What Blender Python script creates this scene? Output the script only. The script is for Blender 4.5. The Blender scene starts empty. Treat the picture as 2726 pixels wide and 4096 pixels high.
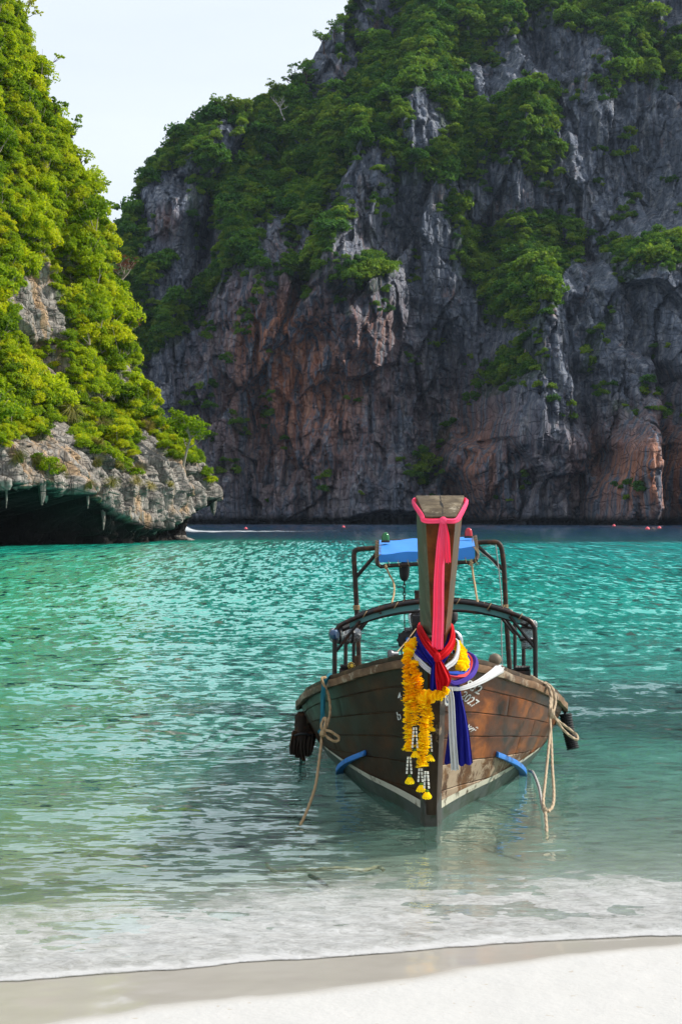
import bpy, bmesh, math, random
import numpy as np
from mathutils import Vector, Matrix, Quaternion

R = math.radians
rng = np.random.default_rng(7)
random.seed(7)
scene = bpy.context.scene
COL = scene.collection

# ------------------------------------------------------------------ camera
F = 4096 * 50 / 36.0          # focal length in photo pixels
CAMH = 1.9
HY = 2065.0                   # photo row of the horizon
cam_d = bpy.data.cameras.new('camera')
cam = bpy.data.objects.new('camera', cam_d)
COL.objects.link(cam)
cam.location = (0, 0, CAMH)
cam_d.sensor_fit = 'VERTICAL'
cam_d.sensor_height = 36
cam_d.lens = 50
cam_d.clip_start = 0.05
cam_d.clip_end = 5000
cam.rotation_euler = (R(90) + math.atan((HY - 2048) / F), 0, 0)
scene.camera = cam
# ------------------------------------------------------------------ sky, sun, exposure
SUN = Vector((0.77, 0.19, 0.61)).normalized()
world = bpy.data.worlds.new('World')
scene.world = world
world.use_nodes = True
wn = world.node_tree
wn.nodes.clear()
sky = wn.nodes.new('ShaderNodeTexSky')
sky.sky_type = 'NISHITA'
sky.sun_disc = False
sky.sun_elevation = math.asin(SUN.z)
sky.sun_rotation = math.atan2(SUN.x, SUN.y)
sky.air_density = 1.0
sky.dust_density = 2.0
sky.ozone_density = 1.0
bg = wn.nodes.new('ShaderNodeBackground')
bg.inputs['Strength'].default_value = 0.110
wo = wn.nodes.new('ShaderNodeOutputWorld')
tc = wn.nodes.new('ShaderNodeTexCoord')
mp = wn.nodes.new('ShaderNodeMapping')
mp.inputs['Scale'].default_value = (1.2, 1.2, 7.0)
cl = wn.nodes.new('ShaderNodeTexNoise')
cl.inputs['Scale'].default_value = 1.6
cl.inputs['Detail'].default_value = 4
cr = wn.nodes.new('ShaderNodeMapRange')
cr.inputs['From Min'].default_value = 0.3
cr.inputs['From Max'].default_value = 0.7
cr.inputs['To Min'].default_value = 0.72
cr.inputs['To Max'].default_value = 0.90
veil = wn.nodes.new('ShaderNodeMix')
veil.data_type = 'RGBA'
veil.inputs['B'].default_value = (7.7, 8.35, 9.1, 1)     # thin bright high cloud over the whole sky
wn.links.new(tc.outputs['Generated'], mp.inputs['Vector'])
wn.links.new(mp.outputs['Vector'], cl.inputs['Vector'])
wn.links.new(cl.outputs['Fac'], cr.inputs['Value'])
wn.links.new(cr.outputs['Result'], veil.inputs['Factor'])
wn.links.new(sky.outputs['Color'], veil.inputs['A'])
wn.links.new(veil.outputs['Result'], bg.inputs['Color'])
wn.links.new(bg.outputs['Background'], wo.inputs['Surface'])
sun_d = bpy.data.lights.new('sun', 'SUN')
sun_d.energy = 5.0
sun_d.angle = R(0.5)
sun_d.color = (1.0, 0.95, 0.87)
sun_o = bpy.data.objects.new('sun', sun_d)
COL.objects.link(sun_o)
sun_o.rotation_euler = SUN.to_track_quat('Z', 'Y').to_euler()
sun_o.location = (60, 20, 90)
vs = scene.view_settings
vs.view_transform = 'Standard'
vs.look = 'None'
vs.gamma = 1
vs.exposure = 0.25
vs.use_curve_mapping = False
scene.cycles.max_bounces = 8
scene.cycles.transparent_max_bounces = 12
scene.cycles.caustics_reflective = False
scene.cycles.caustics_refractive = False


# ================================================================== helpers
def at(px, py, Y):
    return Vector(((px - 1363) / F * Y, Y, CAMH - (py - HY) / F * Y))


def proj(P):
    P = np.asarray(P)
    return 1363 + P[..., 0] / P[..., 1] * F, HY + (CAMH - P[..., 2]) / P[..., 1] * F


def inpoly(px, py, poly):
    c = np.zeros(px.shape, bool)
    n = len(poly)
    for i in range(n):
        x1, y1 = poly[i]
        x2, y2 = poly[(i + 1) % n]
        if y1 == y2:
            continue
        k = ((y1 > py) != (y2 > py)) & (px < (x2 - x1) * (py - y1) / (y2 - y1) + x1)
        c ^= k
    return c


def sstep(a, b, x):
    t = np.clip((x - a) / (b - a), 0, 1)
    return t * t * (3 - 2 * t)


def _hash(ix, iy, iz, seed):
    h = (ix.astype(np.int64) * 374761393 + iy.astype(np.int64) * 668265263 + iz.astype(np.int64) * 2147483647 + seed * 974634777) & 0xffffffff
    h = ((h ^ (h >> 13)) * 1274126177) & 0xffffffff
    h = ((h ^ (h >> 16)) * 2246822519) & 0xffffffff
    h = h ^ (h >> 15)
    return (h & 0xffffff) / float(0xffffff)


def vnoise(x, y, z=None, seed=0):
    x = np.asarray(x, float)
    y = np.asarray(y, float)
    fx, fy = np.floor(x), np.floor(y)
    tx, ty = x - fx, y - fy
    ux, uy = tx ** 3 * (tx * (tx * 6 - 15) + 10), ty ** 3 * (ty * (ty * 6 - 15) + 10)
    ix, iy = fx.astype(np.int64), fy.astype(np.int64)
    if z is None:
        z0 = np.zeros_like(ix)
        v = [_hash(ix + a, iy + b, z0, seed) for b in (0, 1) for a in (0, 1)]
        return (v[0] * (1 - ux) + v[1] * ux) * (1 - uy) + (v[2] * (1 - ux) + v[3] * ux) * uy
    z = np.asarray(z, float)
    fz = np.floor(z)
    tz = z - fz
    uz = tz ** 3 * (tz * (tz * 6 - 15) + 10)
    iz = fz.astype(np.int64)
    out = 0
    for c in (0, 1):
        v = [_hash(ix + a, iy + b, iz + c, seed) for b in (0, 1) for a in (0, 1)]
        l = (v[0] * (1 - ux) + v[1] * ux) * (1 - uy) + (v[2] * (1 - ux) + v[3] * ux) * uy
        out = out + l * (uz if c else 1 - uz)
    return out


def fbm(x, y, octv=4, seed=0, gain=0.5):
    s, a, t = 0, 1.0, 0
    for o in range(octv):
        s = s + a * vnoise(x * 2 ** o + 17.3 * o, y * 2 ** o - 9.1 * o, seed=seed + o)
        t += a
        a *= gain
    return s / t


def worley(x, y, seed=0, jit=0.9):
    fx, fy = np.floor(x).astype(np.int64), np.floor(y).astype(np.int64)
    f1 = np.full(x.shape, 9.0)
    f2 = np.full(x.shape, 9.0)
    cid = np.zeros(x.shape)
    z = np.zeros_like(fx)
    for dx in (-1, 0, 1):
        for dy in (-1, 0, 1):
            cx, cy = fx + dx, fy + dy
            qx = cx + 0.5 + jit * (_hash(cx, cy, z, seed) - 0.5)
            qy = cy + 0.5 + jit * (_hash(cx, cy, z, seed + 1) - 0.5)
            d = np.maximum(np.abs(x - qx), np.abs(y - qy)) * 0.6 + 0.4 * np.hypot(x - qx, y - qy)
            r = _hash(cx, cy, z, seed + 2)
            n = d < f1
            f2 = np.where(n, f1, np.minimum(f2, d))
            cid = np.where(n, r, cid)
            f1 = np.where(n, d, f1)
    return f1, f2, cid


def smooth_on(me):
    me.polygons.foreach_set('use_smooth', np.ones(len(me.polygons), bool))


def np_mesh(name, V, Q, mat=None, smooth=True):
    """mesh from numpy vertices and quads (or tris)"""
    V = np.ascontiguousarray(V, np.float32).reshape(-1, 3)
    Q = np.ascontiguousarray(Q, np.int32)
    k = Q.shape[1]
    me = bpy.data.meshes.new(name)
    me.vertices.add(len(V))
    me.vertices.foreach_set('co', V.ravel())
    me.loops.add(Q.size)
    me.loops.foreach_set('vertex_index', Q.ravel())
    me.polygons.add(len(Q))
    me.polygons.foreach_set('loop_start', np.arange(0, Q.size, k, dtype=np.int32))
    me.polygons.foreach_set('loop_total', np.full(len(Q), k, np.int32))
    me.update(calc_edges=True)
    if smooth:
        smooth_on(me)
    if mat:
        me.materials.append(mat)
    return me


def grid_faces(nu, nv):
    i = np.arange(nu * nv).reshape(nu, nv)
    return np.stack([i[:-1, :-1], i[1:, :-1], i[1:, 1:], i[:-1, 1:]], -1).reshape(-1, 4)


def fattr(me, name, arr):
    a = me.attributes.new(name, 'FLOAT', 'POINT')
    a.data.foreach_set('value', np.ascontiguousarray(arr, np.float32).ravel())


def obj(name, me, parent=None, loc=None, **props):
    o = bpy.data.objects.new(name, me)
    COL.objects.link(o)
    if parent is not None:
        o.parent = parent
    if loc is not None:
        o.location = loc
    for k, v in props.items():
        o[k] = v
    return o


def thing(name, loc, label, cat, group=None, rotz=0):
    o = bpy.data.objects.new(name, None)
    COL.objects.link(o)
    o.empty_display_size = 0.2
    o.location = loc
    o.rotation_euler = (0, 0, rotz)
    o['label'] = label
    o['category'] = cat
    if group:
        o['group'] = group
    return o


class MB:
    """collects shapes into one mesh"""
    def __init__(s):
        s.v, s.f, s.m = [], [], []

    def add(s, v, f, m=0):
        k = len(s.v)
        s.v += [tuple(p) for p in v]
        s.f += [tuple(i + k for i in q) for q in f]
        s.m += [m] * len(f)
        return s

    def tube(s, pts, r, n=8, cap=True, lobes=0, twist=0.0, amp=0.0, flat=1.0, m=0):
        pts = [Vector(p) for p in pts]
        rs = r if isinstance(r, (list, tuple)) else [r] * len(pts)
        V, Fc = [], []
        up = None
        L = 0
        for i, p in enumerate(pts):
            t = (pts[min(i + 1, len(pts) - 1)] - pts[max(i - 1, 0)])
            t = t.normalized() if t.length > 1e-9 else Vector((0, 0, 1))
            if up is None:
                up = t.orthogonal().normalized()
            up = (up - t * up.dot(t))
            up = up.normalized() if up.length > 1e-6 else t.orthogonal().normalized()
            sd = t.cross(up)
            if i:
                L += (p - pts[i - 1]).length
            for k in range(n):
                th = 2 * math.pi * k / n
                rr = rs[i] * (1 + amp * math.cos(lobes * th + twist * L)) if lobes else rs[i]
                V.append(p + up * (math.cos(th) * rr) + sd * (math.sin(th) * rr * flat))
        for i in range(len(pts) - 1):
            for k in range(n):
                a, b = i * n + k, i * n + (k + 1) % n
                Fc.append((a, b, b + n, a + n))
        if cap:
            Fc.append(tuple(range(n - 1, -1, -1)))
            Fc.append(tuple(range((len(pts) - 1) * n, len(pts) * n)))
        return s.add(V, Fc, m)

    def box(s, c, d, rot=None, m=0):
        c = Vector(c)
        V = [Vector((x * d[0] / 2, y * d[1] / 2, z * d[2] / 2)) for x in (-1, 1) for y in (-1, 1) for z in (-1, 1)]
        if rot is not None:
            V = [rot @ v for v in V]
        V = [v + c for v in V]
        return s.add(V, [(0, 1, 3, 2), (4, 6, 7, 5), (0, 4, 5, 1), (2, 3, 7, 6), (0, 2, 6, 4), (1, 5, 7, 3)], m)

    def hexa(s, P, m=0):
        """8 points: bottom loop of 4, top loop of 4"""
        return s.add(P, [(3, 2, 1, 0), (4, 5, 6, 7), (0, 1, 5, 4), (1, 2, 6, 5), (2, 3, 7, 6), (3, 0, 4, 7)], m)

    def lathe(s, c, prof, n=16, axis=Vector((0, 0, 1)), m=0):
        c = Vector(c)
        q = Vector((0, 0, 1)).rotation_difference(Vector(axis).normalized())
        V, Fc = [], []
        for r, z in prof:
            for k in range(n):
                th = 2 * math.pi * k / n
                V.append(c + q @ Vector((r * math.cos(th), r * math.sin(th), z)))
        for i in range(len(prof) - 1):
            for k in range(n):
                a, b = i * n + k, i * n + (k + 1) % n
                Fc.append((a, b, b + n, a + n))
        Fc.append(tuple(range(n - 1, -1, -1)))
        Fc.append(tuple(range((len(prof) - 1) * n, len(prof) * n)))
        return s.add(V, Fc, m)

    def mesh(s, name, mats, smooth=True, bevel=0, angle=35, sub=0):
        me = bpy.data.meshes.new(name)
        me.from_pydata(s.v, [], s.f)
        for mt in (mats if isinstance(mats, (list, tuple)) else [mats]):
            me.materials.append(mt)
        me.polygons.foreach_set('material_index', np.array(s.m, np.int32))
        bm = bmesh.new()
        bm.from_mesh(me)
        bmesh.ops.recalc_face_normals(bm, faces=bm.faces)
        if bevel:
            ed = [e for e in bm.edges if len(e.link_faces) == 2 and e.calc_face_angle(0) > R(25)]
            bmesh.ops.bevel(bm, geom=ed, offset=bevel, segments=2, profile=0.6, affect='EDGES', clamp_overlap=True)
        if sub:
            bmesh.ops.subdivide_edges(bm, edges=bm.edges, cuts=sub, use_grid_fill=True)
        if smooth:
            for e in bm.edges:
                if len(e.link_faces) == 2:
                    e.smooth = e.calc_face_angle(0) < R(angle)
            for f in bm.faces:
                f.smooth = True
        bm.to_mesh(me)
        bm.free()
        me.update()
        return me


def spline(pts, n=40):
    """Catmull-Rom through the points"""
    P = [Vector(p) for p in pts]
    P = [P[0] * 2 - P[1]] + P + [P[-1] * 2 - P[-2]]
    out = []
    segs = len(P) - 3
    for i in range(n):
        t = i / (n - 1) * segs
        k = min(int(t), segs - 1)
        u = t - k
        a, b, c, d = P[k:k + 4]
        out.append(0.5 * ((2 * b) + (c - a) * u + (2 * a - 5 * b + 4 * c - d) * u * u + (3 * b - a - 3 * c + d) * u ** 3))
    return out


# ================================================================== materials
class Mat:
    def __init__(s, name):
        s.m = bpy.data.materials.new(name)
        s.m.use_nodes = True
        s.t = s.m.node_tree
        s.t.nodes.clear()
        s.out = s.t.nodes.new('ShaderNodeOutputMaterial')

    def n(s, typ, ins=None, **props):
        nd = s.t.nodes.new('ShaderNode' + typ)
        for k, v in props.items():
            setattr(nd, k, v)
        for k, v in (ins or {}).items():
            s.put(nd.inputs[k], v)
        return nd

    def put(s, sock, v):
        if isinstance(v, bpy.types.NodeSocket):
            s.t.links.new(v, sock)
        elif isinstance(v, (tuple, list)) and sock.type == 'RGBA' and len(v) == 3:
            sock.default_value = (*v, 1)
        else:
            sock.default_value = v

    def coord(s, kind='Object', scale=(1, 1, 1), rot=(0, 0, 0)):
        if kind == 'World':
            c = s.n('NewGeometry').outputs['Position']
        else:
            c = s.n('TexCoord').outputs[kind]
        return s.n('Mapping', {'Vector': c, 'Scale': scale, 'Rotation': rot}).outputs['Vector']

    def noise(s, vec, scale, detail=4, rough=0.55, dist=0.0):
        return s.n('TexNoise', {'Vector': vec, 'Scale': scale, 'Detail': detail, 'Roughness': rough, 'Distortion': dist}).outputs['Fac']

    def ramp(s, fac, stops, interp='LINEAR'):
        r = s.n('ValToRGB', {'Fac': fac})
        cr_ = r.color_ramp
        cr_.interpolation = interp
        while len(cr_.elements) < len(stops):
            cr_.elements.new(0.5)
        for e, (p, c) in zip(cr_.elements, stops):
            e.position = p
            e.color = (*c, 1) if isinstance(c, (tuple, list)) else (c, c, c, 1)
        return r.outputs['Color']

    def mix(s, fac, a, b, mode='MIX'):
        m = s.n('Mix', data_type='RGBA', blend_type=mode)
        s.put(m.inputs['Factor'], fac)
        s.put(m.inputs[6], a)
        s.put(m.inputs[7], b)
        return m.outputs[2]

    def math(s, op, a, b=0.0, c=None, clamp=False):
        m = s.n('Math', operation=op, use_clamp=clamp)
        s.put(m.inputs[0], a)
        s.put(m.inputs[1], b)
        if c is not None:
            s.put(m.inputs[2], c)
        return m.outputs[0]

    def rng(s, v, a, b, c=0.0, d=1.0, smooth=False):
        m = s.n('MapRange', {'Value': v, 'From Min': a, 'From Max': b, 'To Min': c, 'To Max': d})
        if smooth:
            m.interpolation_type = 'SMOOTHSTEP'
        return m.outputs[0]

    def attr(s, name):
        return s.n('Attribute', attribute_name=name).outputs['Fac']

    def bump(s, h, strength=0.5, dist=0.02, normal=None):
        b = s.n('Bump', {'Height': h, 'Strength': strength, 'Distance': dist})
        if normal is not None:
            s.put(b.inputs['Normal'], normal)
        return b.outputs['Normal']

    def pbr(s, color, rough=0.6, normal=None, spec=0.4, **kw):
        ins = {'Base Color': color, 'Roughness': rough, 'Specular IOR Level': spec}
        ins.update(kw)
        b = s.n('BsdfPrincipled', ins)
        if normal is not None:
            s.put(b.inputs['Normal'], normal)
        return b.outputs[0]

    def done(s, shader):
        s.t.links.new(shader, s.out.inputs['Surface'])
        return s.m


def mat_rock(name, lo, mid, hi, stain_a, stain_b, sc=1.0, moss=(0.03, 0.05, 0.012), bumpd=0.15):
    M = Mat(name)
    v = M.coord('World', (sc, sc, sc))
    vs_ = M.coord('World', (sc, sc, sc * 0.16))
    vb = M.coord('World', (sc * 0.22, sc * 0.22, sc))
    n1 = M.noise(v, 0.35, 5, 0.6)
    n2 = M.noise(vs_, 1.5, 5, 0.62)
    n3 = M.noise(v, 3.2, 4, 0.65)
    c = M.ramp(M.math('ADD', M.math('MULTIPLY', n2, 0.65), M.math('MULTIPLY', n3, 0.35)),
               [(0.34, lo), (0.5, mid), (0.66, hi)])
    vst = M.coord('World', (sc, sc, sc * 0.05))
    st = M.ramp(M.noise(vst, 2.6, 4, 0.6), [(0.35, stain_a), (0.65, stain_b)])
    sf = M.math('MULTIPLY', M.attr('stain'), M.rng(M.noise(vst, 1.5, 5, 0.65), 0.42, 0.55), clamp=True)
    c = M.mix(sf, c, st)
    # small natural stains away from the big ones
    sp = M.math('MULTIPLY', M.rng(n1, 0.55, 0.68), M.rng(M.noise(vs_, 1.9, 3), 0.5, 0.66))
    c = M.mix(M.math('MULTIPLY', sp, 0.45), c, stain_b)
    # black water streaks
    bs = M.rng(M.noise(M.coord('World', (sc, sc, sc * 0.05)), 2.1, 4, 0.6), 0.56, 0.68)
    c = M.mix(M.math('MULTIPLY', bs, 0.55), c, tuple(x * 0.45 for x in lo))
    # bedding cracks, fine vertical joints
    cr1 = M.n('TexVoronoi', {'Vector': M.n('Mapping', {'Vector': vb, 'Scale': (3, 3, 1.6)}).outputs[0], 'Scale': 0.8}, feature='DISTANCE_TO_EDGE').outputs['Distance']
    cr2 = M.n('TexVoronoi', {'Vector': vs_, 'Scale': 2.6}, feature='DISTANCE_TO_EDGE').outputs['Distance']
    crack = M.math('MULTIPLY', M.rng(cr1, 0.0, 0.07), M.rng(cr2, 0.0, 0.06))
    c = M.mix(M.math('MULTIPLY', M.math('SUBTRACT', 1.0, crack), 0.28), c, tuple(x * 0.5 for x in lo))
    mg = M.math('MULTIPLY', M.attr('moss'), M.rng(M.noise(v, 2.0, 4), 0.3, 0.55), clamp=True)
    c = M.mix(mg, c, moss)
    wet = M.attr('zone_tone')  # wet tide band, and painted shade inside the near cliff's cave
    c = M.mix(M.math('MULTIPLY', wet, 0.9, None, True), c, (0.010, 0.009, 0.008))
    h = M.math('ADD', M.math('MULTIPLY', n3, 0.6), M.math('MULTIPLY', crack, 0.9))
    h = M.math('ADD', h, M.math('MULTIPLY', M.noise(v, 9.0, 3, 0.7), 0.3))
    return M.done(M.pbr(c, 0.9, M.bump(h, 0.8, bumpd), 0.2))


def mat_leaf(name, cols, transl=0.35, rough=0.5, spec=0.3, tcol=None):
    M = Mat(name)
    geo = M.n('NewGeometry')
    oi = M.n('ObjectInfo')
    oc = M.n('SeparateColor', {'Color': oi.outputs['Color']}).outputs[0]
    own = M.math('LESS_THAN', oc, 0.95)
    tone = M.math('ADD', M.math('MULTIPLY', own, oc), M.math('MULTIPLY', M.math('SUBTRACT', 1.0, own), oi.outputs['Random']))
    f = M.math('ADD', M.math('MULTIPLY', geo.outputs['Random Per Island'], 0.35), M.math('MULTIPLY', tone, 0.65))
    c = M.ramp(f, [(i / (len(cols) - 1), k) for i, k in enumerate(cols)])
    pv = M.noise(M.coord('World'), 0.12, 2)
    c = M.mix(M.rng(pv, 0.42, 0.62, 0.0, 0.25), c, cols[1])
    b = M.pbr(c, rough, None, spec)
    tc_ = M.mix(0.5, c, tcol) if tcol else c
    tr = M.n('BsdfTranslucent', {'Color': M.mix(1.0, tc_, (1.5, 1.5, 0.9), 'MULTIPLY')}).outputs[0]
    return M.done(M.n('MixShader', {0: transl, 1: b, 2: tr}).outputs[0])


def mat_cloth(name, col, col2, transl=0.15, rough=0.75):
    M = Mat(name)
    v = M.coord('Object')
    n = M.noise(v, 14, 3)
    c = M.mix(n, col, col2)
    w = M.n('TexWave', {'Vector': v, 'Scale': 220, 'Distortion': 1.5}).outputs['Fac']
    b = M.pbr(c, rough, M.bump(w, 0.15, 0.002), 0.15)
    tr = M.n('BsdfTranslucent', {'Color': c}).outputs[0]
    return M.done(M.n('MixShader', {0: transl, 1: b, 2: tr}).outputs[0])


def mat_plain(name, col, rough=0.5, metal=0.0, spec=0.4, var=0.25, sc=20, rust=None):
    M = Mat(name)
    v = M.coord('Object')
    n = M.noise(v, sc, 5, 0.6)
    c = M.mix(n, tuple(x * (1 - var) for x in col), tuple(min(1, x * (1 + var)) for x in col))
    if rust:
        c = M.mix(M.rng(M.noise(v, sc * 0.6, 5, 0.65), 0.52, 0.64), c, rust)
    return M.done(M.pbr(c, M.rng(n, 0.3, 0.7, rough * 0.8, min(1, rough * 1.2)), M.bump(n, 0.2, 0.004), spec, Metallic=metal))


def mat_wood(name, dark, mid, light, wear=None, wear_amt=0.5, rough=0.5, axis=(1, 0.08, 1), sc=14, coat=0.0, zone_tone=False):
    M = Mat(name)
    v = M.coord('Object')
    g = M.coord('Object', axis)
    oi = M.n('ObjectInfo').outputs['Random']
    gr = M.noise(g, sc, 6, 0.65, 0.4)
    bl = M.noise(v, 2.6, 5, 0.6)
    c = M.ramp(M.math('ADD', M.math('MULTIPLY', gr, 0.5), M.math('MULTIPLY', bl, 0.5)), [(0.36, dark), (0.52, mid), (0.66, light)])
    c = M.mix(M.math('MULTIPLY', oi, 0.4), c, dark)
    r = M.rng(bl, 0.3, 0.7, rough * 0.7, min(1, rough * 1.3))
    if wear:
        wn_ = M.noise(v, 5.5, 7, 0.72, 0.3)
        wm = M.rng(wn_, 0.62 - 0.16 * wear_amt, 0.7 - 0.16 * wear_amt)
        if zone_tone:
            # paint rubbed and bleached towards the bilge turn and the wide shoulder of the bow
            px_ = M.n('SeparateXYZ', {'Vector': v})
            sh = M.rng(M.math('ABSOLUTE', px_.outputs[0]), 0.6, 1.0, 0.0, 1.0)
            wm = M.math('MULTIPLY', M.rng(M.math('ADD', wn_, M.math('MULTIPLY', sh, 0.24)), 0.70, 0.80), 0.65, clamp=True)
        c = M.mix(wm, c, M.mix(M.noise(v, 30, 3), tuple(x * 0.65 for x in wear), wear))
        r = M.math('MAXIMUM', r, M.math('MULTIPLY', wm, 0.85))
    sp = M.rng(M.noise(v, 45, 3, 0.7), 0.7, 0.74)
    c = M.mix(M.math('MULTIPLY', sp, 0.6), c, tuple(min(1, x * 2.2) for x in light))
    h = M.math('ADD', M.math('MULTIPLY', gr, 0.7), M.math('MULTIPLY', M.noise(v, 25, 4), 0.4))
    return M.done(M.pbr(c, r, M.bump(h, 0.35, 0.006), 0.16, **{'Coat Weight': coat * 0.0, 'Coat Roughness': 0.25}))


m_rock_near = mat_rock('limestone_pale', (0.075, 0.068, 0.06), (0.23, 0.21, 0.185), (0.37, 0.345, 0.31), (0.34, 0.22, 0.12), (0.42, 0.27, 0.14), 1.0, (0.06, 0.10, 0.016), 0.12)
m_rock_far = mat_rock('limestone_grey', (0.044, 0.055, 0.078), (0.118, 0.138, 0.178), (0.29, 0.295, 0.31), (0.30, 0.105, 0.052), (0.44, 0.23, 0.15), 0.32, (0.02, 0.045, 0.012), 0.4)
m_leaf_near = mat_leaf('leaf_sunny', [(0.035, 0.09, 0.006), (0.13, 0.225, 0.007), (0.29, 0.39, 0.007), (0.45, 0.49, 0.008), (0.57, 0.48, 0.010)], 0.42, 0.6, 0.12)
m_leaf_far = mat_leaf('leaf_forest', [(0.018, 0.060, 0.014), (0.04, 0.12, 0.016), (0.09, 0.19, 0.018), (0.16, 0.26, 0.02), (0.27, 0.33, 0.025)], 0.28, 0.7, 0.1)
m_leaf_dry = mat_leaf('leaf_reddish', [(0.09, 0.035, 0.02), (0.16, 0.05, 0.025), (0.2, 0.08, 0.035)], 0.3)
m_grass = mat_leaf('dry_grass', [(0.12, 0.13, 0.02), (0.22, 0.19, 0.05), (0.30, 0.24, 0.09)], 0.3)
m_bark = mat_plain('bark_pale', (0.30, 0.25, 0.20), 0.9, 0, 0.2, 0.4, 6)
m_deadwood = mat_plain('dead_wood', (0.42, 0.38, 0.36), 0.9, 0, 0.2, 0.3, 6)

# ------------------------------------------------------------------ seabed and beach
def yshore(X):
    return 6.13 + 0.22 * X + 0.035 * np.sin(X * 2.1 + 0.6) + 0.03 * (vnoise(X * 1.7, X * 0, seed=5) - 0.5) * 2


def ydry(X):
    return yshore(X) - (0.52 - 0.24 * X + 0.05 * np.sin(X * 1.3))


def zsand(X, Y):
    d = 6.13 + 0.22 * X - Y
    z = np.where(d > 0, 0.060 * d, 0.060 * d)
    z = np.maximum(z, -3.5 + 0.02 * np.tanh(d))
    z = np.minimum(z, 1.1)
    return z + 0.006 * (fbm(X * 1.2, Y * 1.6, 3, 3) - 0.5) + 0.004 * (fbm(X * 7, Y * 7, 3, 9) - 0.5)


def axis_pts(parts):
    out = [np.linspace(a, b, n, endpoint=False) for a, b, n in parts]
    return np.concatenate(out + [np.array([parts[-1][1]])])


gx = axis_pts([(-160, -12, 22), (-12, -2.6, 40), (-2.6, 2.6, 240), (2.6, 12, 40), (12, 160, 22)])
gy = axis_pts([(-40, 2, 16), (2, 4.8, 20), (4.8, 9.5, 220), (9.5, 30, 60), (30, 80, 12)])
X, Y = np.meshgrid(gx, gy, indexing='ij')
Z = zsand(X, Y)
wet = 1 - sstep(-0.10, 0.06, ydry(X) - Y + 0.12 * (fbm(X * 3, Y * 3, 3, 21) - 0.5))
Mt = Mat('sand')
v = Mt.coord('World')
n1 = Mt.noise(v, 3, 4)
n2 = Mt.noise(v, 160, 3, 0.7)
dry = Mt.mix(n1, (0.455, 0.447, 0.43), (0.50, 0.492, 0.478))
dry = Mt.mix(Mt.rng(n2, 0.3, 0.7, 0, 0.15), dry, (0.37, 0.35, 0.32))
dry = Mt.mix(Mt.math('MULTIPLY', Mt.rng(Mt.noise(v, 23, 2, 0.5), 0.70, 0.74), 0.6), dry, (0.35, 0.29, 0.22))
wetc = Mt.mix(Mt.noise(Mt.coord('World', (1, 2.4, 1)), 2.2, 3), (0.33, 0.305, 0.265), (0.41, 0.385, 0.345))
wa = Mt.attr('wet')
sd_c = Mt.mix(wa, dry, wetc)
sr = Mt.rng(wa, 0.3, 1.0, 0.95, 0.09)
bmp = Mt.bump(Mt.math('ADD', Mt.math('MULTIPLY', n1, 1.2), Mt.math('MULTIPLY', Mt.noise(v, 30, 4, 0.65), 0.25)), Mt.rng(wa, 0.2, 0.9, 0.55, 0.05), 0.02)
m_sand = Mt.done(Mt.pbr(sd_c, sr, bmp, Mt.rng(wa, 0.3, 1.0, 0.2, 0.5)))
me = np_mesh('beach', np.stack([X, Y, Z], -1), grid_faces(*X.shape), m_sand)
fattr(me, 'wet', wet)
obj('beach', me, kind='structure', label='pale sand beach, wet at the water edge')

# ------------------------------------------------------------------ sea
rows = 5.55 * np.exp(np.linspace(0, math.log(700 / 5.55), 760))
ws = np.linspace(-1, 1, 520)
ws = np.sign(ws) * (0.36 * np.abs(ws) + 0.9 * np.abs(ws) ** 6)
Yg, Wg_ = np.meshgrid(rows, ws, indexing='ij')
Xg = Wg_ * (Yg + 2.0)
Yg = np.maximum(Yg, yshore(Xg) - 0.02)
step = np.maximum(Yg * 0.0064, 0.02)


def lod(wl):   # a wave finer than the grid is left out
    return sstep(2.5, 5.0, wl / step)


dep = np.maximum(-zsand(Xg, Yg), 0)
shal = sstep(0.02, 0.35, dep)
lee = 1 - 0.62 * np.exp(-((Xg - 1.6) / 1.5) ** 2 - ((Yg - 9.5) / 2.6) ** 2)
lee *= 0.72 + 0.5 * sstep(0.4, 0.6, fbm(Xg * 0.05, Yg * 0.03, 3, 31))
Zs = 0.050 * (fbm(Xg * 0.22 + 3, Yg * 0.55, 2, 41) - 0.5) * lod(2.0) * (0.4 + 0.6 * shal)
for wl, amp, sd_, an in ((1.5, 0.07, 51, 0.2), (0.8, 0.06, 61, -0.22), (0.42, 0.04, 71, 0.12), (0.21, 0.012, 81, -0.15)):
    xr = Xg * math.cos(an) + Yg * math.sin(an)
    yr = -Xg * math.sin(an) + Yg * math.cos(an)
    nn = vnoise(xr / (wl * 2.0), yr / wl, seed=sd_)
    Zs += amp * (nn - 0.5) * lod(wl) * (0.25 + 0.75 * shal)
Zs *= lee
far_fade = 0.25 + 0.75 * sstep(122, 104, Yg)
Zs *= far_fade
edge = sstep(0.0, 0.16, Yg - yshore(Xg))
Zs = Zs * edge + 0.022 * edge + 0 - 0.035 * (1 - edge)
sea_cols = np.stack([Xg, Yg, Zs], -1)
Mw = Mat('sea_water')
pos = Mw.n('NewGeometry').outputs['Position']
sep = Mw.n('SeparateXYZ', {'Vector': pos})
py_ = sep.outputs[1]
nb = Mw.noise(Mw.coord('World', (0.35, 0.6, 1)), 0.16, 3, 0.5)
nbig = Mw.noise(Mw.coord('World', (0.12, 0.22, 1)), 0.35, 3, 0.5)
yy = Mw.math('ADD', py_, Mw.math('MULTIPLY', Mw.math('SUBTRACT', nbig, 0.5), Mw.math('MULTIPLY', py_, 0.25)))
ly = Mw.math('LOGARITHM', Mw.math('MAXIMUM', yy, 1.0), 10.0)     # 0.8 .. 2.6
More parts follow.
